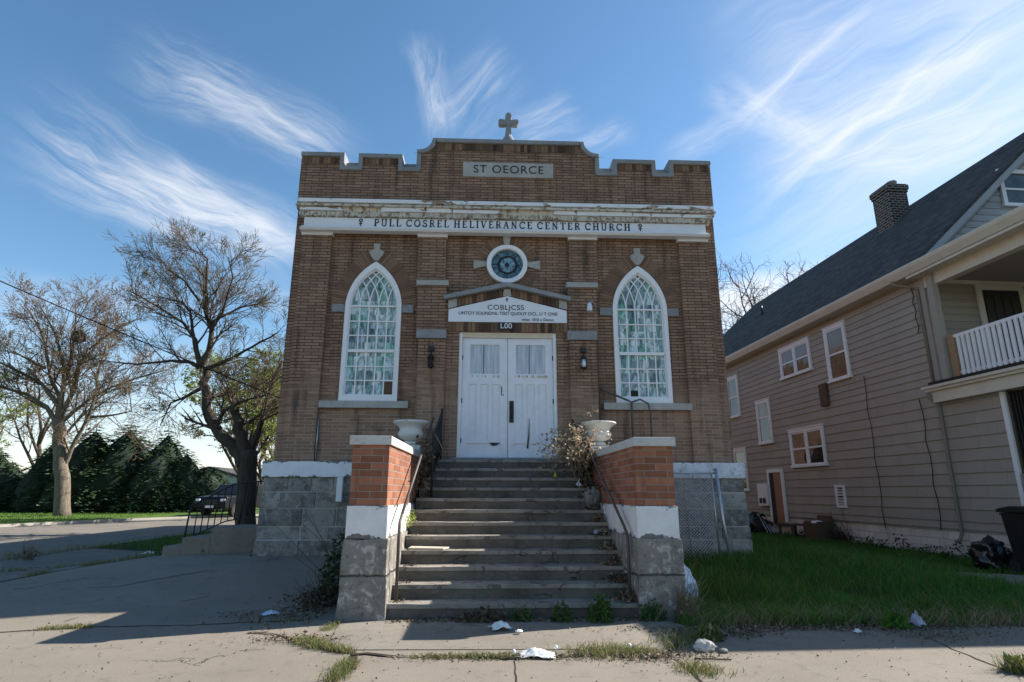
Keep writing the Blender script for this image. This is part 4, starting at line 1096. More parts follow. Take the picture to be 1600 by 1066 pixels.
vn=H(f,'vent_frame',M['white'])
b=MB(); b.box(-.01,-.004,v0+.05,v1-.05,1.1,1.7); H(b,'grille_back',M['dark'],vn)
b=MB()
for k in range(6): b.box(-.045,-.012,v0+.07,v1-.07,1.15+k*.088,1.18+k*.088)
H(b,'grille',M['white'],vn)
b=MB(); b.box(-.14,.0,23.47-13.5,24.22-13.5,1.0,1.84); mb=H(b,'meter_box',M['white'],bevel=.01)
for q in (.14,.42): H(MB().box(-.155,-.141,23.47-13.5+q,23.47-13.5+q+.2,1.1,1.3),'meter_window',M['dark'],mb)
# downspouts, service cables
b=MB(); b.tube([(-.28,1.0,3.98),(-.26,.98,3.85),(-.08,.93,3.66),(-.07,.93,3.5),(-.07,.93,.55),(-.12,.95,.42),(-.22,1.0,.36)],.042,8); H(b,'downspout',M['tan'])
b=MB(); b.tube([(-.46,1.35,7.06),(-.44,1.3,6.95),(-.2,1.05,6.82),(-.07,.98,6.75),(-.07,.98,4.2)],.036,8); H(b,'downspout',M['tan'])
for yy,z1,z0 in ((3.6,4.9,.5),(1.55,3.9,.6),(1.2,6.9,5.6)):
    b=MB(); P=[(-.045,yy+.04*sin(k*2.1+yy),z1+(z0-z1)*k/9) for k in range(10)]; b.tube(P,.011,5); H(b,'cable',M['lantern'])
# upper porch door
d0,d1=12.46-11.05+.05,13.85-11.05
f=MB(); f.box(d0,d0+.14,.80,.865,4.2,6.86); f.box(d0+.14,d1-.14,.80,.865,6.72,6.86); f.box(d1-.14,d1,.80,.865,4.2,6.86); df=H(f,'door_frame',M['cream'],bevel=.005)
dd=H(MB().box(d0+.14,d1-.14,.83,.86,4.2,6.72),'door',M['lantern'],df)
f=MB(); 
for k in range(4): f.box(d0+.2+k*.25,d0+.22+k*.25,.815,.829,4.35,6.62)
for k in range(5): f.box(d0+.16,d1-.16,.812,.828,4.4+k*.54,4.42+k*.54)
H(f,'storm_grille',M['iron'],dd)
# gable window
g0=13.87-11.05+.0
f=MB(); f.box(g0,g0+.12,.80,.866,9.30,10.35); f.box(g0+1.5,g0+1.62,.80,.866,9.30,10.35); f.box(g0+.12,g0+1.5,.80,.866,10.23,10.35); f.box(g0-.04,g0+1.66,.77,.866,9.2,9.298); gw=H(f,'window',M['white'],bevel=.005)
H(MB().box(g0+.1,g0+1.52,.845,.86,9.28,10.25),'pane',M['pane'],gw)
H(MB().box(g0+.12,g0+1.5,.825,.844,9.72,9.78),'meeting_rail',M['white'],gw)
# chimney
b=MB(); b.box(3.66,4.42,5.92,6.76,10.5,12.45); b.box(3.63,4.45,5.89,6.79,12.455,12.55); b.box(3.60,4.48,5.86,6.82,12.555,12.74); b.box(3.65,4.43,5.91,6.77,12.741,12.79)
ch=H(b,'chimney',M['chimney'],roof)
for y in (6.12,6.55):
    b=MB(); b.lathe([(.16,12.78),(.15,12.88),(.18,12.90),(.18,12.95),(.13,12.96)],(4.04,y,0),14); H(b,'chimney_pot',M['rubble'],ch)
b=MB(); b.tube([(2.3,13.4,roofz(2.3)),(2.3,13.4,roofz(2.3)+.55)],.05,8); H(b,'vent_pipe',M['lantern'],roof)

# ------------------------------------------------------------------ yard objects, right
def tapered_box(b, cx, cy, z0, z1, w0, d0, w1, d1):
    b.hexa([(cx-w0/2,cy-d0/2,z0),(cx+w0/2,cy-d0/2,z0),(cx+w0/2,cy+d0/2,z0),(cx-w0/2,cy+d0/2,z0),(cx-w1/2,cy-d1/2,z1),(cx+w1/2,cy-d1/2,z1),(cx+w1/2,cy+d1/2,z1),(cx-w1/2,cy+d1/2,z1)])
t=empty('trash_bin',(10.12,11.5,0),'black wheeled rubbish bin with a small white label by the porch','bin')
b=MB(); tapered_box(b,10.12,11.5,.06,1.13,.52,.58,.66,.76); b.build('body',M['blackplastic'],t,bevel=.025)
b=MB(); b.prismx([(11.07,1.135),(11.92,1.135),(11.92,1.20),(11.6,1.26),(11.2,1.25),(11.07,1.19)],9.75,10.49); b.build('lid',M['blackplastic'],t,bevel=.012)
b=MB(); b.tube([(9.85,11.95,1.1),(10.4,11.95,1.1)],.02,6); b.build('handle',M['blackplastic'],t)
for x in (9.87,10.37):
    b=MB(); b.tube([(x-.03,11.82,.13),(x+.03,11.82,.13)],.13,14); b.build('wheel',M['tyre'],t)
lb=MB(); lb.hexa([(9.90,11.122,.92),(10.28,11.122,.92),(10.28,11.15,.92),(9.90,11.15,.92),(9.90,11.112,1.03),(10.28,11.112,1.03),(10.28,11.14,1.03),(9.90,11.14,1.03)]); lb=lb.build('label',M['paper'],t)
text('lettering','AOUSM',10.09,.975,.10,11.108,.004,M['black'],lb,1.0)
from mathutils import noise as mn
def lump(name,c,r,mat,lab=None,cat=None,seed=0,amp=.25,sub=3,parent=None,freq=2.2,flat=False):
    bm=bmesh.new(); bmesh.ops.create_icosphere(bm,subdivisions=sub,radius=1.)
    for v in bm.verts:
        k=1+amp*mn.noise(v.co*freq+Vector((seed*7.3,seed,0)))+amp*.5*mn.noise(v.co*freq*2.7+Vector((0,seed*3.1,0)))
        v.co=Vector((v.co.x*r[0]*k,v.co.y*r[1]*k,v.co.z*r[2]*k))
    zmin=min(v.co.z for v in bm.verts)
    for v in bm.verts: v.co.z=max(v.co.z,zmin*.55)-zmin*.55
    me=bpy.data.meshes.new(name); bm.to_mesh(me); bm.free(); me.materials.append(mat)
    for p in me.polygons: p.use_smooth=not flat
    o=bpy.data.objects.new(name,me); COL.objects.link(o); o.location=c
    if parent: o.parent=parent
    return tag(o,lab,cat)
lump('rubbish_bag',(10.05,12.6,-.02),(.34,.32,.36),M['bagplastic'],'bulging black rubbish bag slumped beside the wheeled bin','bag',3,.35,4)
lump('plastic_bag',(2.38,8.9,gz(2.38,8.9)-.02),(.20,.16,.28),M['blueplastic'],'pale striped plastic bag in the grass beside the right stair wall','bag',5,.5,3,freq=3.5,flat=True)
# junk by the house door
t=empty('work_table',(10.15,20.9,0),'low dark wooden table with loose boards on top by the house door','table')
MB().box(9.85,10.5,20.5,21.5,.42,.47).build('tabletop',M['oldwood'],t,bevel=.006)
for x in (9.9,10.45):
    for y in (20.55,21.45): MB().box(x-.035,x+.035,y-.035,y+.035,-.05,.42).build('leg',M['oldwood'],t)
o=MB().hexa([(9.88,20.5,.474),(9.98,20.5,.474),(10.1,21.35,.474),(10.0,21.35,.474),(9.88,20.5,.50),(9.98,20.5,.50),(10.1,21.35,.50),(10.0,21.35,.50)]).build('loose_board',M['woodtan'],None); tag(o,'pale loose board lying on the low dark table','board')
t=empty('wooden_crate',(10.45,19.9,0),'open brown wooden crate with a white sack in it against the house foundation','crate')
b=MB(); b.box(10.15,10.2,19.5,20.3,-.05,.55); b.box(10.65,10.7,19.5,20.3,-.05,.78); b.box(10.2,10.65,19.5,19.55,-.05,.6); b.box(10.2,10.65,20.25,20.3,-.05,.6); b.box(10.2,10.65,19.55,20.25,0,.35); b.build('body',M['oldwood'],t)
lump('white_sack',(10.42,19.9,.36),(.2,.3,.17),M['paper'],'small crumpled white sack in the brown crate','sack',8,.3)
t=empty('scrap_pile',(10.0,23.2,0),'heap of black hoses, pipes and tarpaulin at the corner behind the church','scrap heap')
lump('tarpaulin',(-.1,.3,0),(.55,.9,.45),M['bagplastic'],None,None,9,.4,3,t)
b=MB(); r=random.Random(8)
for k in range(7):
    a=r.uniform(-.3,.3); P=[(9.6+r.uniform(-.3,.3)+.1*j,22.2+.35*j+r.uniform(-.1,.1),.12+.75*sin(j/6*pi)*r.uniform(.7,1.)+.02) for j in range(7)]
    b.tube(P,.022,6)
b.build('hose',M['lantern'],t)
b=MB()
for k in range(4): b.tube([(9.7+k*.12,22.0,.1),(9.8+k*.1,22.9,.75-.1*k)],.022,6)
b.build('pipe',M['galv'],t)

M['darkweed'] = leaf_mat('dark_weed_leaves', [(.012,.03,.008), (.02,.05,.012), (.035,.07,.018)])
# ------------------------------------------------------------------ plants
def blades(b, r, x, y, z, h, w, lean, az=None):
    a=r.uniform(0,2*pi) if az is None else az; c,s_=cos(a),sin(a); la=r.uniform(0,2*pi); lx,ly=cos(la)*lean*h,sin(la)*lean*h
    i=len(b.v); w/=2
    b.v+= [(x-c*w,y-s_*w,z),(x+c*w,y+s_*w,z),(x+lx*.35+c*w*.7,y+ly*.35+s_*w*.7,z+h*.6),(x+lx*.35-c*w*.7,y+ly*.35-s_*w*.7,z+h*.6),(x+lx,y+ly,z+h*.97)]
    b.f+=[[i,i+1,i+2,i+3],[i+3,i+2,i+4]]; b.sm+=[False,False]
def leafquad(b, r, p, size, up=.5, asp=.5):
    d=Vector((r.gauss(0,1),r.gauss(0,1),r.gauss(0,1)*up)).normalized(); n=d.orthogonal().normalized(); n.rotate(__import__('mathutils').Quaternion(d,r.uniform(0,6.28)))
    p=Vector(p); q=d*size; w=n*size*asp*.5; i=len(b.v)
    for v in (p, p+q*.5+w, p+q, p+q*.5-w): b.v.append((v.x,v.y,v.z))
    b.f.append([i,i+1,i+2,i+3]); b.sm.append(False)
# rough lawn between the church and the house
r=random.Random(2); b=MB(); n=0
while n<62000:
    y=7.3+(r.random()**1.9)*15; x=r.uniform(1.9,10.9)
    if y<7.28+.15*mn.noise(Vector((x*1.3,0,0)))+.05 : continue
    if x<2.2 and y<8.9: 
        if r.random()<.4: continue
    if x<4.75 and y>11.9: continue
    if 7.95<x<10.6 and 9.1<y<11.4: continue
    d=mn.noise(Vector((x*.9,y*.9,3.)))
    if d<-.38 and r.random()<.75: continue
    h=(.085+.11*(d+.55))*r.uniform(.5,1.6)*(1.0 if y<10 else .8)
    if y<7.7: h*=.6+.5*r.random()
    blades(b,r,x,y,gz(x,y)-.055,h+.04,.009+.0009*(y-7),r.uniform(.15,.85)); n+=1
tag(b.build('grass',M['blade']),kind='stuff')
b=MB()
for k in range(2600):
    x=r.uniform(1.95,8.5); y=7.25+abs(r.gauss(0,.2)) if k<1500 else 7.3+r.random()**2*8
    if x<4.7 and y>11.8: continue
    blades(b,r,x,y,gz(x,y)-.04,r.uniform(.10,.32),.006,r.uniform(.4,1.8))
tag(b.build('dry_grass',M['straw']),kind='stuff')
# creeping plants along the house foundation
b=MB()
for k in range(1500):
    y=r.uniform(12.8,22.); x=11.0-.043*(y-13.5)-abs(r.gauss(0,.22))-.02
    h=r.random()**2*.26*(1+1.5*mn.noise(Vector((0,y*1.5,0))))
    leafquad(b,r,(x,y,h),r.uniform(.04,.09),.6,.7)
tag(b.build('foundation_weeds',M['darkweed']),kind='stuff')
def vine(name,base,pts,label,seed,mat,rad=.012,n=60,spread=.5,hmax=1.6):
    r=random.Random(seed); b=MB()
    for k in range(n):
        p=Vector(base)+Vector((r.uniform(-.05,.05),r.uniform(-spread,spread)*.4,0)); d=Vector((0,r.uniform(-1,1)*spread*1.5,1.)).normalized(); P=[p.copy()]; L=r.uniform(.3,1.)*hmax
        for j in range(7):
            d=(d+Vector((r.uniform(-.25,.1),r.uniform(-.5,.5),r.uniform(-.35,.25)))).normalized(); p=p+d*L/7; p.x=min(p.x,pts); P.append(p.copy())
        b.tube(P,[rad*(1-.1*j) for j in range(8)],3,cap=False)
    return tag(b.build(name,mat),label,'vine')
vine('bare_vine',(10.72,18.9,.0),10.78,'tangle of bare vine stems climbing the white house foundation','4' and 4,M['bark_dark'],.010,75,.9,1.15)
# grass growing out of the cracks
b=MB(); r=random.Random(6)
def along(b,pts,n,w,h,mat=None):
    seg=[(Vector(p),Vector(q)) for p,q in zip(pts,pts[1:])]; L=[ (q-p).length for p,q in seg]; T=sum(L)
    for k in range(n):
        u=r.random()*T
        for (p,q),l in zip(seg,L):
            if u<=l: c=p.lerp(q,u/l); break
            u-=l
        den=mn.noise(Vector((c.x*2.1,c.y*2.1,1.7)))
        if den<-.12: continue
        x=c.x+r.gauss(0,w)*(1+den); y=c.y+r.gauss(0,w)*(1+den)*.7
        blades(b,r,x,y,gz(x,y)-.01,h*r.uniform(.4,1.4)*(1+.6*den),.008,r.uniform(.3,1.4))
along(b,C3,2600,.05,.06); along(b,[(-1.61,6.26),(-1.60,5.89),(-1.63,5.4)],900,.04,.06)
along(b,[(-2.29,6.78),(-2.19,7.15),(-2.10,7.7)],600,.04,.05)
along(b,[(-1.0,6.13),(-.3,6.1),(.1,6.1)],900,.05,.05)
along(b,[(.55,6.2),(.9,6.25),(1.2,6.2),(1.4,6.0),(1.5,5.5)],2600,.10,.06)
along(b,[(1.35,6.1),(1.6,6.6),(1.9,6.8)],500,.10,.10)
along(b,[(-5.75,7.25),(-5.3,7.43),(-4.9,7.53)],800,.05,.05); along(b,C2,500,.03,.04)
along(b,[(-8.35,10.4),(-8.45,11.25),(-8.35,12.2),(-8.0,13.0),(-7.3,13.5),(-6.9,13.9)],1400,.05,.08)
along(b,[(-11.2,9.75),(-9.6,10.15),(-8.8,10.6)],600,.05,.06)
along(b,[(-9.8,12.6),(-8.9,13.05),(-7.9,13.6)],500,.07,.07)
along(b,[(-11.4,13.5),(-11.4,16),(-11.2,18.5)],900,.15,.12)
along(b,[(4.20,5.56),(4.3,5.45)],350,.05,.12)
tag(b.build('crack_grass',M['bladebright']),kind='stuff')
b=MB()
for k in range(5200):
    x=r.uniform(-8.3,-4.8) if k<3000 else r.uniform(-11.3,-8.3); y=r.uniform(13.6,22) if k<3000 else r.uniform(17.5,26)
    if y<14.3 and x>-6.9: continue
    if x<-8.2 and y<17.4 and x>-11.3 and mn.noise(Vector((x,y,0)))<.15: continue
    blades(b,r,x,y,gz(x,y)-.05,r.uniform(.08,.25),.014,r.uniform(.2,.9))
tag(b.build('verge_grass',M['blade']),kind='stuff')
b=MB()
for k in range(30000):
    y=14+(r.random()**1.5)*34; x=-21-(r.random())*24
    if y<30: kx=-24.3+(y-17)*.22
    elif y<37.4: kx=-21.5+(y-30)*.45
    else: kx=-18.1+(y-37.4)*.45
    if x>kx-.1: continue
    blades(b,r,x,y,.055,r.uniform(.04,.10),.035,r.uniform(.2,.8))
tag(b.build('lawn_grass',M['lawnblade']),kind='stuff')
# leaf litter and dirt
b=MB(); r=random.Random(12)
def litter(b,n,cx,cy,sx,sy,size=.03,z=None):
    for k in range(n):
        x=cx+r.gauss(0,sx); y=cy+r.gauss(0,sy); leafquad(b,r,(x,y,(gz(x,y)+.012 if z is None else z)+r.random()*.015),size*r.uniform(.3,1.3),.18,.7)
for k in range(16): litter(b,70,-1.4+k*.2,7.72,.12,.06,.04)
litter(b,300,1.9,6.95,.22,.14,.045); litter(b,900,1.2,6.05,.30,.10,.025); litter(b,700,4.5,6.75,.30,.17,.022); litter(b,300,5.0,6.85,.5,.1,.022)
litter(b,900,.2,6.1,.8,.06,.025); litter(b,500,-2.35,6.85,.25,.10,.03); litter(b,300,3.9,6.98,.4,.12,.02)
litter(b,900,-2.75,8.6,.22,.5,.05); litter(b,300,-3.3,8.1,.3,.15,.03); litter(b,1200,3.,7.2,.9,.07,.035); litter(b,900,4.6,7.2,.7,.08,.03); litter(b,500,2.3,7.0,.25,.12,.035)
for k in range(12):      # on the right ends of the steps
    y=Y0+RUN*k; z=RISE*(k+1)
    for q in range(130):
        x=1.46-.07*k/11.-abs(r.gauss(0,.11)); leafquad(b,r,(x,y+r.uniform(.0,RUN),z+r.random()*.12*max(0,1-(1.46-x)/.25)+.005),r.uniform(.03,.09),.4,.7)
    for q in range(30):
        leafquad(b,r,(-1.52+.06*k/11+abs(r.gauss(0,.06)),y+r.uniform(.05,RUN),z+.006),r.uniform(.02,.06),.3,.7)
for k in range(1600): leafquad(b,r,(r.uniform(-10,6),r.uniform(4.5,9.),.012),r.uniform(.008,.03),.15,.7) if True else 0
tag(b.build('leaf_litter',M['litter']),kind='stuff')
def clump(name,x,y,z,rx,ry,h,n,mat,label,cat='weed',seed=1,size=.05,stalks=0,up=.8,smat='straw'):
    r=random.Random(seed); b=MB(); t=empty(name,(x,y,z),label,cat)
    for k in range(n):
        a=r.uniform(0,2*pi); q=sqrt(r.random()); zz=h*(r.random()**.8)*(1-.55*q*q)
        leafquad(b,r,(x+rx*q*cos(a),y+ry*q*sin(a),z+zz),size*r.uniform(.5,1.3),up,.5)
    b.build('foliage',M[mat],t)
    b=MB()
    for k in range(max(4,stalks)):
        a=r.uniform(0,2*pi); l=r.uniform(.6,1.5)*h*(1.6 if stalks else .7); P=[Vector((x+r.uniform(-rx,rx)*.5,y+r.uniform(-ry,ry)*.5,z-.02))]; d=Vector((cos(a)*.5,sin(a)*.3,1)).normalized()
        for j in range(4):
            d=(d+Vector((r.uniform(-.3,.3),r.uniform(-.3,.3),-.12))).normalized(); P.append(P[-1]+d*l/4)
        b.tube(P,[.006,.005,.004,.003,.002],3,cap=False)
    b.build('stems',M[smat],t); return t
clump('weed',.98,7.62,.0,.15,.12,.30,420,'weed','bushy green weed at the foot of the steps, the larger and fuller of the two',seed=1,size=.06)
clump('weed',.53,7.66,.0,.12,.09,.24,260,'weed','smaller green weed at the foot of the steps left of the bushiest one',seed=2,size=.05)
clump('weed',.05,7.70,.0,.13,.08,.16,220,'weed','low green weed with dry stalks behind the white crumpled wrapper at the steps',seed=3,size=.045,stalks=8)
clump('dead_weed',-.42,7.68,.0,.30,.09,.15,380,'drydark','dark dead weed with long pale stalks against the bottom step','weed',seed=4,size=.06,stalks=16)
clump('dry_grass_tuft',2.06,7.75,.0,.13,.13,.32,120,'straw','tall tuft of straw coloured grass at the outer corner of the right stair wall','grass tuft',seed=5,size=.08,stalks=45)
clump('weed',1.62,7.68,.0,.16,.10,.24,260,'weed','green and brown weed growing in front of the right stone base',seed=6,size=.05,stalks=8)
clump('weed',1.98,6.72,.0,.12,.1,.13,170,'bladebright','bright grassy weed in the dirt behind the pale stone',seed=7,size=.09,up=2.2)
clump('weed',4.30,7.2,.0,.14,.09,.15,260,'blade','dark green grassy weed at the lawn edge beside the crumpled grey wrapper',seed=8,size=.09,up=2.2)
clump('weed',4.26,5.52,.0,.10,.08,.10,190,'bladebright','light green weed in the pavement joint nearest the camera on the right',seed=9,size=.08,up=1.8)
clump('bramble',-2.55,8.75,.03,.30,.5,.24,1000,'drydark','dark bramble thicket growing against the left side of the stair wall','bramble',seed=10,size=.045,stalks=60,up=1.2,smat='bark_dark')
clump('bramble',-2.48,9.3,.10,.24,.8,.85,900,'darkweed','ivy like green growth in the shaded corner between stair wall and foundation','ivy',seed=11,size=.07,stalks=20,smat='bark_dark')
clump('weed',-1.55,9.6,1.0,.05,.55,.25,200,'leafgreen','small light green plants sprouting between the sunny steps and the left wall',seed=12,size=.045)
clump('weed',-7.1,13.6,.2,.3,.3,.22,300,'weed','low dark weeds around the foot of the stoop railing',seed=13,size=.06)
clump('weed_stalk',-10.6,14.4,.03,.25,.2,.25,120,'drydark','tall dry weed stalks standing at the edge of the shaded street','weed',seed=14,size=.05,stalks=30)
for k,(x,y) in enumerate(((.28,6.2),(-.13,6.05),(1.0,6.24))):
    t=empty('dandelion',(x,y,0),('dandelion seed head in the joint grass nearest the stone step','small dandelion seed head lowest in the pavement joint','dandelion seed head beside the densest crack grass')[k],'dandelion')
    MB().tube([(x,y,0),(x+.01,y,.05)],.002,4).build('stem',M['weed'],t); MB().lathe([(.003,.045),(.016,.052),(.02,.065),(.015,.078),(.004,.084)],(x+.01,y,0),10).build('seed_head',M['paper'],t)
# dried plant spilling from the right urn
def dried():
    r=random.Random(31); t=empty('dried_plant',(1.35,11.0,2.2),'large tangle of dried tan flowers and dead stems over the right urn and rail','dead plant')
    b=MB(); hd=MB(); dk=MB()
    for k in range(46):
        p=Vector((1.30+r.uniform(-.12,.10),10.9+r.uniform(-.25,.25),1.75+r.uniform(0,.3))); d=Vector((r.uniform(-.34,.14),r.uniform(-.45,.2),1.)).normalized(); L=r.uniform(.6,1.15); P=[p.copy()]
        for j in range(7):
            d=(d+Vector((r.uniform(-.3,.25),r.uniform(-.25,.2),-.14*j*r.uniform(.2,1.2)))).normalized(); p=p+d*L/7; P.append(p.copy())
        b.tube(P,[.011-.001*j for j in range(8)],3,cap=False)
        for j in range(3,8):
            for q in range(6): leafquad(hd,r,P[j]+Vector((r.gauss(0,.03),r.gauss(0,.035),r.gauss(0,.03))),r.uniform(.03,.085),.8,.6)
    for k in range(3):
        p=Vector((1.05+.12*k,10.6,2.3)); P=[p,p+Vector((.02,-.1,-.35)),p+Vector((.12,-.4,-.75)),p+Vector((.22,-.6,-1.05))]; b.tube(P,[.010,.009,.007,.005],3)
    for k in range(520):
        a=r.gauss(0,.11); leafquad(dk,r,(1.33+a*.8,10.9+r.gauss(0,.35),1.5+r.random()*.75),r.uniform(.04,.12),.8,.6)
    b.build('stems',M['straw'],t); hd.build('flower_heads',M['dryplant'],t); dk.build('dead_leaves',M['drydark'],t)
dried()
t=empty('dead_creeper',(-1.42,10.6,1.5),'thin dead creeper stems hanging down beside the iron railing onto the steps','creeper')
b=MB(); r=random.Random(77)
for k in range(12):
    p=Vector((-1.40+r.uniform(-.06,.08),r.uniform(9.9,11.3),2.35+r.uniform(-.2,.35))); P=[p.copy()]; d=Vector((r.uniform(-.1,.3),-.3,-.6)).normalized()
    for j in range(7): d=(d+Vector((r.uniform(-.3,.3),r.uniform(-.3,.15),r.uniform(-.35,.1)))).normalized(); p=p+d*r.uniform(.04,.1); P.append(p.copy())
    b.tube(P,.004,3,cap=False)
b.build('stems',M['drydark'],t)
b=MB()
for k in range(500): leafquad(b,r,(-1.46+r.gauss(0,.06),r.uniform(9.9,11.6),1.5+r.random()*.9),r.uniform(.04,.1),.8,.6)
b.build('dead_leaves',M['drydark'],t)

# ------------------------------------------------------------------ litter
def sheetlet(name,c,w,d,h,mat,label,cat,seed,rot=0.):
    """a crumpled piece of paper or film"""
    r=random.Random(seed); n=18; vs=[];fs=[]
    for j in range(n+1):
        for i in range(n+1):
            u=i/n-.5; v=j/n-.5; e=1+.25*mn.noise(Vector((u*3,v*3,seed)))
            z=h*max(0,(1-3.2*(u*u+v*v)))*(.6+.8*mn.noise(Vector((u*5,v*5,seed*3.3)))+.4)+.004+.022*abs(mn.noise(Vector((u*7,v*7,seed))))+.010*abs(mn.noise(Vector((u*17,v*17,seed))))
            x=u*w*e; y=v*d*e; vs.append((c[0]+x*cos(rot)-y*sin(rot),c[1]+x*sin(rot)+y*cos(rot),c[2]+z))
    for j in range(n):
        for i in range(n): a=j*(n+1)+i; fs.append((a,a+1,a+n+2,a+n+1))
    b=MB(); b.add(vs,fs); o=b.build(name,mat); me=o.data
    md=o.modifiers.new('thick','SOLIDIFY'); md.thickness=.003
    for q in me.polygons: q.use_smooth=True
    return tag(o,label,cat)
sheetlet('paper_bag',(.10,6.12,.006),.36,.17,.05,M['paper'],'flattened white paper bag on the joint in front of the steps','litter',3,-.1)
sheetlet('wrapper',(-.22,7.22,.024),.22,.17,.06,M['paper'],'crumpled white wrapper on the slab by the weeds at the bottom step','litter',5,.3)
sheetlet('plastic_scrap',(-3.08,8.15,.006),.20,.09,.04,M['blueplastic'],'pale blue plastic scrap lying in the shade left of the steps','litter',7,.6)
sheetlet('paper_scrap',(-8.6,15.6,.03),.3,.2,.05,M['paper'],'small white paper scrap on the shaded grass strip by the street','litter',8,.2)
sheetlet('grey_wrapper',(4.62,7.30,.006),.18,.16,.11,M['foil'],'crumpled grey wrapper at the edge of the rough lawn','litter',9,.4)
sheetlet('paper_cone',(1.24,10.75,RISE*9+.01),.10,.18,.10,M['paper'],'folded white paper on an upper step below the dried flowers','litter',11,.3)
sheetlet('paper_scrap',(1.28,10.45,RISE*8+.01),.10,.08,.05,M['blueplastic'],'bluish paper scrap on the step below the folded white paper','litter',12,.3)
sheetlet('plastic_wrapper',(1.28,9.35,RISE*5+.01),.12,.09,.05,M['foil'],'shiny wrapper among leaves on the right of a middle step','litter',13,.3)
sheetlet('paper_scrap',(-.02,7.02,.024),.07,.05,.015,M['paper'],'tiny white scrap on the slab right of the crumpled wrapper','litter',15,.3)
sheetlet('paper_scrap',(3.72,6.98,.006),.07,.06,.03,M['paper'],'tiny white scrap on the pavement in front of the rough lawn','litter',16,.3)
o=sheetlet('yellow_wrapper',(.83,10.92,RISE*10+.005),.05,.04,.07,plain('yellow_wrapper_paper',(.55,.55,.05),.5),'small yellow wrapper standing on one of the top steps','litter',17,.3)
lump('stone',(1.76,6.28,.0),(.10,.07,.065),M['rock'],'pale broken stone on the dirt patch right of the steps','stone',2,.35,3,flat=True)
lump('stone',(1.92,6.22,.0),(.05,.04,.025),M['rubble'],'dark small stone lying just right of the pale broken stone','stone',4,.4,2,flat=True)
lump('rubble_block',(1.37,10.25,RISE*7),(.13,.16,.24),M['rubble'],'rough grey concrete lump at the right end of an upper step','rubble',6,.35,3,flat=True)
b=MB(); z=RISE*4+.004; b.prism([(0,0),(1,0)] ,0,1) if 0 else None
b.hexa([(-1.50,8.93,z),(-1.0,8.90,z),(-.93,9.12,z),(-1.48,9.16,z),(-1.50,8.93,z+.03),(-1.0,8.90,z+.022),(-.93,9.12,z+.025),(-1.48,9.16,z+.035)])
tag(b.build('broken_board',M['board'],None,bevel=.006),'pale broken board lying at the left end of a sunlit step','board')
b=MB(); b.tube([(1.55,5.98,.012),(1.68,5.94,.016),(1.88,5.93,.012)],.007,5); tag(b.build('stick',M['bark_dark']),'thin dark stick on the pavement below the pale stone','stick')
b=MB()
for x,y,s_ in ((2.55,6.35,.035),(2.30,6.05,.03),(2.75,5.6,.03),(.6,5.4,.02),(-3.9,6.1,.03)): pass

# ------------------------------------------------------------------ trees
def sub(b,buds,r,p,d,L,rad,lev,cfg):
    n=4 if lev>0 else 3; P=[p.copy()]; q=p.copy()
    for j in range(n):
        d=(d+Vector((r.gauss(0,1),r.gauss(0,1),r.gauss(0,1)))*cfg['wob']+Vector((0,0,cfg['up']))).normalized(); q=q+d*L/n; P.append(q.copy())
    b.tube(P,[max(cfg['min'],rad*(1-.75*j/n)) for j in range(n+1)],4 if lev>1 else 3,cap=False)
    if lev>0:
        for k in range(cfg['kids'][lev]):
            f=.2+.8*(k+r.random())/cfg['kids'][lev]; i=min(n-1,int(f*n)); c=P[i].lerp(P[i+1],f*n-i)
            ax=(P[i+1]-P[i]).normalized(); o=ax.orthogonal(); o.rotate(__import__('mathutils').Quaternion(ax,r.uniform(0,6.283)))
            sub(b,buds,r,c,(ax*cfg['fwd']+o.normalized()).normalized(),L*r.uniform(.42,.72)*(1.1-.4*f),rad*(.55-.2*f),lev-1,cfg)
    elif buds is not None:
        for k in range(cfg['buds']):
            c=P[r.randrange(1,n+1)]; leafquad(buds,r,c,r.uniform(.5,1.3)*cfg['bs'],.6,.5)
def limbs_tree(name,base,scale,limbs,label,seed,mat,cfg,budmat=None,px0=0,py0=0,extra=None):
    """limbs: drawn outlines (x,z) of the main limbs in units of scale, each with start/end radius and a spread in depth"""
    r=random.Random(seed); t=empty(name,base,label,'tree'); B=Vector(base); tr=MB(); tw=MB(); bd=MB() if budmat else None
    for pts,r0,r1,depth,kids,lev in limbs:
        P=[]; n=len(pts)
        for i,(x,y) in enumerate(pts):
            f=i/(n-1); P.append(drawn(x,y,base[1])+Vector((0,depth*f*f,0)))
        Q=[]
        for i in range(n-1):
            for k in range(3):
                a=P[i].lerp(P[i+1],k/3)
                if k: a+=Vector((r.uniform(-1,1),r.uniform(-1,1),r.uniform(-1,1)))*r1*(.7 if lev else .15)
                Q.append(a)
        Q.append(P[-1]); m=len(Q)
        rad=[r0+(r1-r0)*(i/(m-1))**.7 for i in range(m)]
        if not lev: rad[0]*=1.12
        tr.tube(Q,rad,9 if r0>.15 else 6)
        for k in range(kids):
            f=.18+.82*(k+r.random())/kids; i=min(m-2,int(f*(m-1))); c=Q[i].lerp(Q[i+1],f*(m-1)-i)
            ax=(Q[i+1]-Q[i]).normalized(); o=ax.orthogonal(); o.rotate(__import__('mathutils').Quaternion(ax,r.uniform(0,6.283)))
            d=(ax*.8+o.normalized()+Vector((0,0,.25))).normalized()
            L=cfg['L']*r.uniform(.55,1.15)*(1.15-.45*f)
            sub(tw,bd,r,c,d,L,max(.02,rad[i]*.45),lev,cfg)
    tr.build('trunk',mat,t); tw.build('branches',M['twig'] if mat is not M['bark_dark'] else M['bark_mid'],t)
    if bd: bd.build('buds',M[budmat],t)
    return t
cfgA=dict(wob=.11,up=.045,min=.0085,kids={1:8,2:7},fwd=1.3,buds=5,bs=.09,L=3.0)
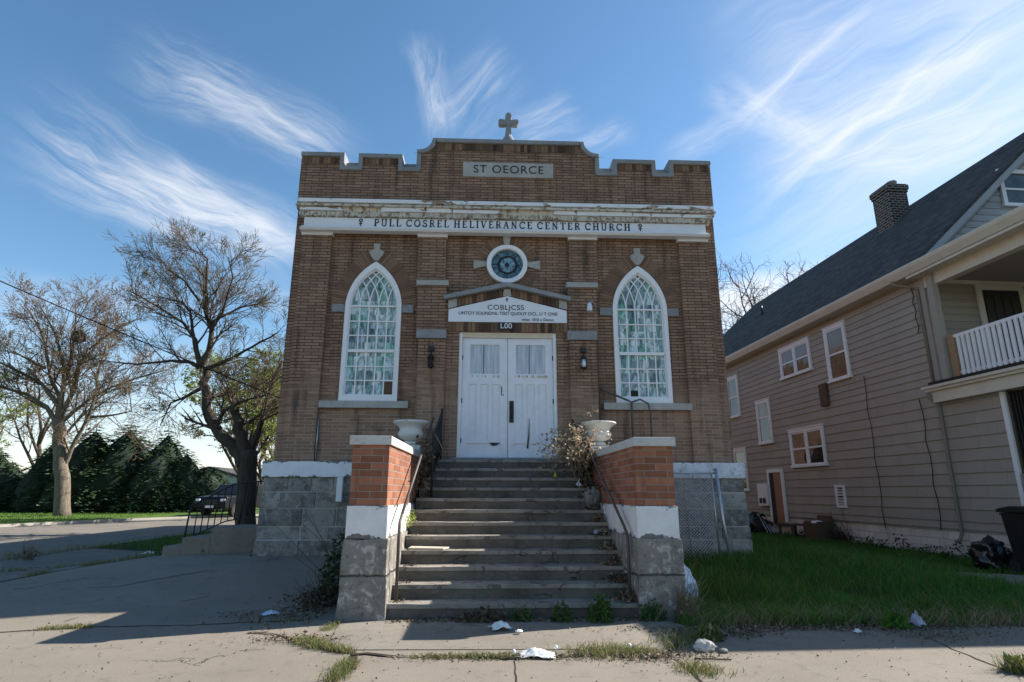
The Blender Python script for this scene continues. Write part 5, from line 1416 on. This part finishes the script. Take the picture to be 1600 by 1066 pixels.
A=[([(97,812),(98,760),(95,715),(93,680),(91,656)],.45,.34,.0,0,0),
   ([(89,662),(75,636),(52,619),(20,608),(-22,600)],.17,.05,-2.,11,2),
   ([(90,660),(92,620),(74,585),(62,535),(42,500),(15,470)],.18,.05,1.5,12,2),
   ([(92,658),(100,610),(106,575),(100,525),(90,490)],.17,.04,-1.5,10,2),
   ([(92,656),(110,615),(113,580),(140,530),(165,500),(188,480)],.17,.04,2.5,12,2),
   ([(100,640),(118,610),(130,577),(150,553),(190,535),(222,525)],.14,.04,-2.5,11,2),
   ([(93,664),(112,645),(135,625),(168,604),(205,588),(250,572)],.15,.04,1.,12,2),
   ([(100,728),(108,712),(122,684),(142,652),(156,618),(166,578),(182,545)],.17,.05,-1.,12,2),
   ([(104,595),(115,545),(122,505),(126,478)],.14,.03,-.5,8,2),
   ([(70,575),(40,560),(5,545),(-25,540)],.12,.03,2.,8,2),
   ([(95,640),(70,600),(30,575),(-15,568)],.16,.03,-3.,9,2),
   ([(140,652),(175,650),(215,645),(222,600)],.09,.02,-1.5,6,2)]
limbs_tree('shade_tree',(-26.05,38.35,-.02),.0396,A,'pale barked spreading tree with tan buds on the sunny lawn across the street',21,M['bark_pale'],cfgA,'bud',97,808)
cfgB=dict(wob=.11,up=.045,min=.0065,kids={1:8,2:7},fwd=1.3,buds=1,bs=.07,L=2.0)
B_=[([(383,834),(384,790),(386,740),(388,705)],.40,.36,.0,0,0),
   ([(386,735),(366,704),(343,680),(325,648),(316,604),(311,572)],.28,.16,.5,4,1),
   ([(311,573),(326,549),(329,515),(316,484),(310,450),(303,412)],.17,.03,.8,12,2),
   ([(312,575),(307,532),(293,508),(260,487),(235,473)],.13,.025,-1.5,11,2),
   ([(311,568),(303,535),(298,505),(293,485),(276,467),(248,459),(216,450)],.10,.02,1.,10,2),
   ([(311,574),(296,566),(270,565),(222,572),(182,570)],.11,.02,-.6,9,2),
   ([(313,578),(330,574),(366,560),(396,545),(440,523)],.12,.03,-.4,10,2),
   ([(326,550),(331,500),(366,473),(404,455)],.10,.02,1.5,9,2),
   ([(338,665),(352,642),(382,630),(430,621)],.13,.03,-.8,9,2),
   ([(316,606),(290,619),(262,628),(238,662)],.09,.02,.6,8,2),
   ([(323,500),(324,455),(330,410),(322,398)],.09,.02,-.8,9,2),
   ([(328,520),(350,490),(372,440),(375,418)],.08,.02,-1.2,9,2),
   ([(388,712),(379,680),(373,655),(372,635)],.29,.16,-.2,3,1),
   ([(391,705),(405,668),(414,635),(424,590),(436,560)],.16,.04,.4,9,2),
   ([(374,650),(362,620),(345,600)],.10,.03,.6,5,2),
   ([(312,470),(290,440),(268,425),(262,415)],.07,.02,-.5,8,2)]
limbs_tree('street_tree',(-9.9,24.8,-.05),.0262,B_,'dark trunked tall bare tree behind the side stoop, forking into a leaning limb',33,M['bark_dark'],cfgB,'budgreen',383,830)
def generic_tree(name,x,y,h,label,seed,mat,budmat,buds=2,bs=.16,spread=.55,group=None,lev=2,kids=9,leaf=False):
    r=random.Random(seed); t=empty(name,(x,y,0),label,'tree',group); tr=MB(); tw=MB(); bd=MB()
    cfg=dict(wob=.2,up=.06,min=.012,kids={1:6,2:5},fwd=.9,buds=buds,bs=bs,L=h*.24)
    P=[Vector((x,y,-.1))]; 
    for k in range(6): P.append(P[-1]+Vector((r.uniform(-.2,.2),r.uniform(-.2,.2),h*.085)))
    rad=[h*.02*(1-.06*i) for i in range(7)]; rad[0]*=1.3; tr.tube(P,rad,8)
    for k in range(7):
        a=2*pi*k/7+r.uniform(-.4,.4); d=Vector((cos(a)*spread,sin(a)*spread,1)).normalized(); q=P[3+k%4].copy(); Q=[q.copy()]
        for j in range(5): d=(d+Vector((r.uniform(-.2,.2),r.uniform(-.2,.2),.1))).normalized(); q=q+d*h*.12*(1 if k else 1.15); Q.append(q.copy())
        tr.tube(Q,[h*.011*(1-.17*i) for i in range(6)],5)
        for i in range(kids):
            f=.15+.85*(i+r.random())/kids; j=min(4,int(f*5)); c=Q[j].lerp(Q[j+1],f*5-j); ax=(Q[j+1]-Q[j]).normalized(); o=ax.orthogonal(); o.rotate(__import__('mathutils').Quaternion(ax,r.uniform(0,6.283)))
            sub(tw,bd,r,c,(ax*.8+o.normalized()).normalized(),cfg['L']*r.uniform(.6,1.1),h*.004,lev,cfg)
    tr.build('trunk',mat,t); tw.build('branches',M['twig'],t); 
    if buds: bd.build('leaves' if leaf else 'buds',M[budmat],t)
    return t
G='bare trees behind the street'
generic_tree('bare_tree',-16.5,47,10.5,'leaning bare tree just right of the dark spruces',41,M['bark_mid'],'bud',1,.12,.7,G)
generic_tree('leafing_tree',-14.6,36,8.8,'tree with fresh yellow green leaves close behind the dark trunked tree',42,M['bark_dark'],'leafgreen',11,.15,.6,None,2,8,True)
generic_tree('leafing_tree',-39.5,47,8.6,'yellow green leafing tree at the far left edge behind the spruces',43,M['bark_mid'],'leafgreen',7,.17,.6,None,2,9,True)
generic_tree('bare_tree',-21.5,58,10,'bare tree rising behind the right end of the spruces',44,M['bark_mid'],'bud',1,.12,.6,G)
generic_tree('bare_tree',-13.5,55,9,'slender bare tree seen right above the parked black car',45,M['bark_mid'],'bud',1,.12,.5,G)
generic_tree('bare_tree',-44,60,14,'tall bare tree whose twigs enter the picture at the left edge',46,M['bark_mid'],'bud',2,.14,.6,G)
generic_tree('bare_tree',20.6,48,17.5,'tall bare tree rising between the church and the house roof',47,M['bark_mid'],'bud',0,.1,.5)
generic_tree('bare_tree',24.5,50,18.5,'bare tree whose topmost twigs just clear the house roof',48,M['bark_mid'],'bud',0,.1,.4)
# nest in the pale tree
lump('bird_nest',(-26.05-.1*.0396*50-.0,37.2,10.6),(.38,.38,.45),M['bark_dark'],'dark ball of twigs, a nest high in the pale barked tree','nest',12,.5,3,flat=True)
# spruces
def spruce(h,R,seed):
    r=random.Random(seed); b=MB()
    nl=int(h*5)
    for i in range(nl):
        z=.15+(h-.3)*i/nl; rr=R*(1-(z/h)**1.5)**.95*(.72+.5*r.random())+.12
        nb=max(5,int(rr*9))
        for k in range(nb):
            a=r.uniform(0,2*pi); L=rr*r.uniform(.75,1.12)
            m=max(2,int(L/.22))
            for j in range(m):
                f=(j+.6)/m; p=Vector((cos(a)*L*f,sin(a)*L*f,z+.18*L*f*(1-f)*2-.22*L*f*f))
                for q in range(2):
                    s=r.uniform(.22,.42); ang=a+r.choice((-1,1))*r.uniform(.1,1.0); d=Vector((cos(ang),sin(ang),r.uniform(-.35,.12))); n=Vector((-sin(ang),cos(ang),r.uniform(-.5,.5))).normalized()*s*.22
                    i0=len(b.v); e=d*s
                    for v in (p-n,p+e*.7-n*.6,p+e,p+e*.7+n*.6,p+n): b.v.append((v.x,v.y,v.z))
                    b.f.append([i0,i0+1,i0+2,i0+3,i0+4]); b.sm.append(False)
    return b
spm=[]
for k,(h,R) in enumerate(((6.0,3.2),(5.2,3.4),(6.6,3.2))):
    t=empty('spruce',(0,0,0),None,'spruce','dark spruces across the street')
    MB().tube([(0,0,-.1),(0,0,h*.5),(0,0,h*.97)],[.16,.1,.02],7).build('trunk',M['bark_dark'],t)
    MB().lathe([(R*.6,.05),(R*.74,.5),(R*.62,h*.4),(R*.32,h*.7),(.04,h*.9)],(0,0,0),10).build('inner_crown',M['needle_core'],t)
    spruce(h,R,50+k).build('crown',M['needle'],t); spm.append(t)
sp_lab=['dark spruce half hidden by the yellow green tree at the left edge','dark spruce standing just left of the pale trunk','tallest dark spruce, directly behind the pale trunk','dark spruce just right of the pale trunk, second tallest','broad dark spruce in the middle of the row','dark spruce second from the right end of the row','dark spruce at the right end of the row beside the white garage','small dark spruce filling the gap at the far left of the row','dark spruce set back between the trunk and the broad middle spruce','dark spruce set back behind the gap left of the pale trunk','low dark spruce set back near the right end of the row']
for k,(x,y,s,m) in enumerate(((-36.6,47.5,.86,1),(-33.2,47,.86,0),(-30.2,46.6,1.14,0),(-27.9,47,1.16,2),(-25.2,46.6,.92,1),(-23.4,47,.80,0),(-21.9,47.2,.74,1),(-39.,49,.9,1),(-26.3,49.5,.98,2),(-32.,49.5,.98,0),(-22.2,49.3,.8,1))):
    o=spm[m] if not spm[m].get('label') else copy_tree(spm[m])
    o.location=(x,y,.0); o.rotation_euler=(0,0,k*1.3); o.scale=(s*1.08,s*1.0,s*(.86+.26*((k*37)%10)/10)); o['label']=sp_lab[k]
# distant undergrowth closing the horizon
b=MB(); r=random.Random(90)
for k in range(26000):
    x=r.uniform(-140,80); y=r.uniform(78,100); h=(3.2+2.8*mn.noise(Vector((x*.07,0,2)))+1.2*mn.noise(Vector((x*.35,0,5))))
    leafquad(b,r,(x,y,max(0,h*r.random()**.7)),r.uniform(.5,1.3),1.2,.18)
tag(b.build('far_wood',M['bud']),kind='stuff')
b=MB()
for k in range(9000):
    x=r.uniform(-140,80); y=r.uniform(76,84); h=(2.0+1.5*mn.noise(Vector((x*.09,0,7))))
    leafquad(b,r,(x,y,max(0,h*r.random())),r.uniform(.4,.9),.9,.6)
tag(b.build('far_scrub',M['weed']),kind='stuff')

# ------------------------------------------------------------------ garage, car, wire
t=empty('garage',(-26.5,60,0),'small white garage with dark roof beyond the parked car','garage')
plate('wall',[(-30.5,-.1),(-22.5,-.1),(-22.5,2.4),(-26.5,3.6),(-30.5,2.4)],[[(-25.6,.05),(-23.2,.05),(-23.2,2.1),(-25.6,2.1)]],58,6,M['whitegarage'],t)
b=MB(); b.prism([(-30.9,2.34),(-26.5,3.66),(-22.1,2.34),(-22.1,2.48),(-26.5,3.8),(-30.9,2.48)],57.7,64.3); b.build('roof',M['shingle'],t)
MB().box(-25.6,-23.2,58.2,58.3,.05,2.1).build('garage_door',M['white'],t)
t=empty('parked_car',(-16.6,40.5,0),'black parked car seen from the front past the dark tree trunk','car')
t.rotation_euler=(0,0,radians(-12)); t.scale=(1.15,1.15,1.2)
def C_(b,n,m,bev=0,p=None): return b.build(n,m,p or t,world=False,bevel=bev)
prof=[(-2.35,.42),(-2.38,.75),(-2.25,1.0),(-1.1,1.1),(-.45,1.62),(1.5,1.66),(2.25,1.12),(2.35,.9),(2.35,.42)]
b=MB(); b.prismx(prof,-.9,.9); C_(b,'body',M['carpaint'],.06)
b=MB(); b.hexa([(-.74,-1.06,1.12),(.74,-1.06,1.12),(.70,-.5,1.58),(-.70,-.5,1.58),(-.74,-1.12,1.13),(.74,-1.12,1.13),(.70,-.53,1.60),(-.70,-.53,1.60)]) ; C_(b,'windscreen',M['carglass'])
for s_ in (-1,1):
    b=MB(); b.prismx([(-.9,1.12),(1.85,1.14),(1.4,1.56),(-.4,1.54)],*(sorted((s_*.895,s_*.91)))); C_(b,'side_window',M['carglass'])
    b=MB(); b.box(*sorted((s_*.60,s_*.84)),-2.40,-2.3,.78,.90); C_(b,'headlight',M['lampglass'],.02)
    b=MB(); b.box(*sorted((s_*.9,s_*1.08)),-.95,-.78,1.08,1.22); C_(b,'wing_mirror',M['carpaint'],.03)
    for y in (-1.45,1.45):
        b=MB(); b.tube([(s_*.70,y,.34),(s_*.92,y,.34)],.34,18); w=C_(b,'wheel',M['tyre'])
        b=MB(); b.tube([(s_*.915,y,.34),(s_*.93,y,.34)],.2,12); C_(b,'hubcap',M['chrome'],0,w)
b=MB(); b.box(-.45,.45,-2.41,-2.35,.62,.86)
for k in range(3): b.box(-.45,.45,-2.425,-2.411,.65+k*.07,.67+k*.07)
C_(b,'grille',M['lantern'])
C_(MB().box(-.24,.24,-2.42,-2.37,.46,.58),'number_plate',M['paper'])
t=empty('overhead_cable',(-9.7,11,0),'thin black service cable slanting across the sky down towards the church','cable')
p0=Vector((-13.8,10.2,6.45)); p1=Vector((-4.7,16.6,3.22)); P=[]
p0=Vector((-9.706,11,5.487))+ (Vector((-9.706,11,5.487))-Vector((-5.719,15,3.863)))*1.0; p1=Vector((-5.719,15,3.863))+(Vector((-5.719,15,3.863))-Vector((-9.706,11,5.487)))*.28
for k in range(25):
    f=k/24; q=p0.lerp(p1,f); q.z-=.22*4*f*(1-f)*.5; P.append(q)
MB().tube(P,.014,6).build('wire',M['black'],t)

# ------------------------------------------------------------------ sky, sun
w=bpy.data.worlds.new('World'); sc.world=w; w.use_nodes=True; T=NT(w.node_tree); bg=w.node_tree.nodes['Background']
sky=T.n('ShaderNodeTexSky'); sky.sky_type='NISHITA'; sky.sun_disc=False; sky.sun_elevation=SUN_EL; sky.sun_rotation=SUN_AZ
sky.altitude=100; sky.air_density=SKY_AIR if 'SKY_AIR' in globals() else 1.; sky.dust_density=.35; sky.ozone_density=1.4
dirv=T.n('ShaderNodeTexCoord').outputs['Generated']
def unit(px,py):
    # compass directions of the clouds: bearing and height angle read off the photograph
    F=926.5; v=CAMF+CAMR*((px-800)/F)+CAMU*((533-py)/F); return v.normalized()
pi_,ya,ro=radians(14.309),radians(2.22),radians(.112)
CAMF=Vector((sin(ya)*cos(pi_),cos(ya)*cos(pi_),sin(pi_))); R0=Vector((cos(ya),-sin(ya),0)); U0=R0.cross(CAMF)
CAMR=R0*cos(ro)+U0*sin(ro); CAMU=U0*cos(ro)-R0*sin(ro)
n_big=T.noise(T.vm('MULTIPLY',dirv,(1,1,1)),3.,3)
total=None
def cloud(a,b_,wid,dens,kx,ky,seed,thr=.45,soft=.35,taper=True,bend=.05):
    """one wisp: a band on the sky from direction a to direction b, broken up by streaky noise"""
    global total
    A=unit(*a); B=unit(*b_); c=(A+B).normalized(); tt=(B-A); L=tt.length; tt=(tt-c*tt.dot(c)).normalized(); bb=c.cross(tt)
    k=T.m('MAXIMUM',T.vm('DOT_PRODUCT',dirv,tuple(c)),.05)
    u=T.m('DIVIDE',T.vm('DOT_PRODUCT',dirv,tuple(tt)),k); v=T.m('DIVIDE',T.vm('DOT_PRODUCT',dirv,tuple(bb)),k)
    wv=T.m('MULTIPLY',T.m('SUBTRACT',T.noise(T.comb(T.m('MULTIPLY',u,4.),T.m('MULTIPLY',v,4.),seed),1.,3),.5),bend*2)
    v2=T.m('ADD',v,wv)
    nz=T.noise(T.comb(T.m('MULTIPLY',u,kx),T.m('MULTIPLY',v2,ky*1.35),seed),1.,8,.66,.8)
    nz=T.m('ADD',T.m('MULTIPLY',nz,.72),T.m('MULTIPLY',T.noise(T.comb(T.m('MULTIPLY',u,kx*2.5),T.m('MULTIPLY',v2,ky*4.5),seed+40),1.,6,.7,.8),.28))
    mu=T.m('MULTIPLY',T.mr(u,-L*.62,-L*.2,0,1,True),T.mr(u,L*.2,L*.62,1,0,True))
    mv=T.mr(T.m('ABSOLUTE',v2),0,wid,1,0,True)
    m=T.m('MULTIPLY',T.m('MULTIPLY',mu,mv),T.mr(nz,thr-.08,thr+soft*.85,0,1,True))
    m=T.m('MULTIPLY',m,dens*.80)
    total=m if total is None else T.m('SUBTRACT',1.,T.m('MULTIPLY',T.m('SUBTRACT',1.,total),T.m('SUBTRACT',1.,m)))
cloud((40,195),(470,400),.085,1.1,3.5,22,1.3)
cloud((150,270),(470,390),.05,1.0,4,26,2.3,.4)
cloud((250,255),(370,340),.03,.6,6,30,8.3,.4)
cloud((200,90),(560,250),.07,.75,4,20,3.3)
cloud((330,160),(520,245),.05,.6,4,20,13.3,.4)
cloud((665,60),(680,220),.035,.75,5,20,4.3,.42)
cloud((690,210),(800,90),.07,.45,4,16,5.3,.42)
cloud((800,215),(900,160),.05,.6,5,16,6.3,.42)
cloud((900,235),(985,185),.03,.6,5,18,7.3,.42)
cloud((1120,120),(1290,235),.035,.8,5,14,9.3,.40)
cloud((1150,180),(1370,0),.016,.7,3,40,10.3,.35)
cloud((1190,270),(1640,10),.05,.85,2.5,26,11.3,.40)
cloud((1200,275),(1560,70),.018,.8,2.5,40,12.3,.35)
cloud((1330,275),(1640,150),.05,.8,3,24,14.3,.40)
cloud((1040,250),(1230,140),.03,.4,4,30,15.3,.40)
cloud((1150,200),(1700,-40),.30,.5,2.,12,16.3,.36,.4)
cloud((1150,420),(1700,150),.20,.35,2.,12,26.3,.36,.4)
cloud((1180,330),(1480,60),.012,.6,2.5,50,27.3,.38)
cloud((1230,300),(1640,60),.014,.7,2.5,50,28.3,.36)
cloud((1090,470),(1330,425),.045,1.2,5,10,17.3,.36,.2)
cloud((1000,520),(1500,480),.05,.8,4,8,18.3,.36,.3)
cloud((-60,470),(330,490),.05,.5,3,12,19.3,.42)
cloud((380,330),(480,400),.04,.6,4,18,20.3,.4)
cloud((350,430),(470,480),.05,.5,4,12,21.3,.42)
total=T.m('MINIMUM',total,.93)
haze_=T.mr(T.sep(dirv)[2],0.,.26,.5,0.,True)
total=T.m('SUBTRACT',1.,T.m('MULTIPLY',T.m('SUBTRACT',1.,total),T.m('SUBTRACT',1.,haze_)))
hz=T.mr(T.sep(dirv)[2],-.02,.0,0,1)
cl=T.n('ShaderNodeMix',{0:total,6:sky.outputs[0],7:CLOUDC},data_type='RGBA'); cl.inputs[6].default_value=(0,0,0,1)
sat=T.n('ShaderNodeHueSaturation',{'Hue':.494,'Saturation':1.18,'Value':1.,'Color':sky.outputs[0]}); T.t.links.new(sat.outputs[0],cl.inputs[6]); cl=cl.outputs[2]
T.t.links.new(cl,bg.inputs[0]); bg.inputs[1].default_value=SKY
sl=bpy.data.lights.new('sun','SUN'); sl.energy=SUNE; sl.angle=radians(.53); sl.color=(1.,.95,.87)
so=bpy.data.objects.new('sun',sl); COL.objects.link(so)
sv=Vector((cos(SUN_EL)*sin(SUN_AZ),cos(SUN_EL)*cos(SUN_AZ),sin(SUN_EL))); so.rotation_euler=sv.to_track_quat('Z','Y').to_euler(); so.location=sv*60
# ------------------------------------------------------------------ camera
cam=bpy.data.cameras.new('camera'); co=bpy.data.objects.new('camera',cam); COL.objects.link(co); sc.camera=co
cam.sensor_width=36; cam.lens=926.5/1600*36; cam.clip_end=4000; cam.clip_start=.05
co.matrix_world=Matrix(((CAMR.x,CAMU.x,-CAMF.x,-.377),(CAMR.y,CAMU.y,-CAMF.y,0),(CAMR.z,CAMU.z,-CAMF.z,1.5),(0,0,0,1)))
vs=sc.view_settings; vs.view_transform='Standard'; vs.look='None'; vs.gamma=1; vs.exposure=EXPOSURE; vs.use_curve_mapping=False
sc.cycles.max_bounces=6; sc.cycles.transparent_max_bounces=8
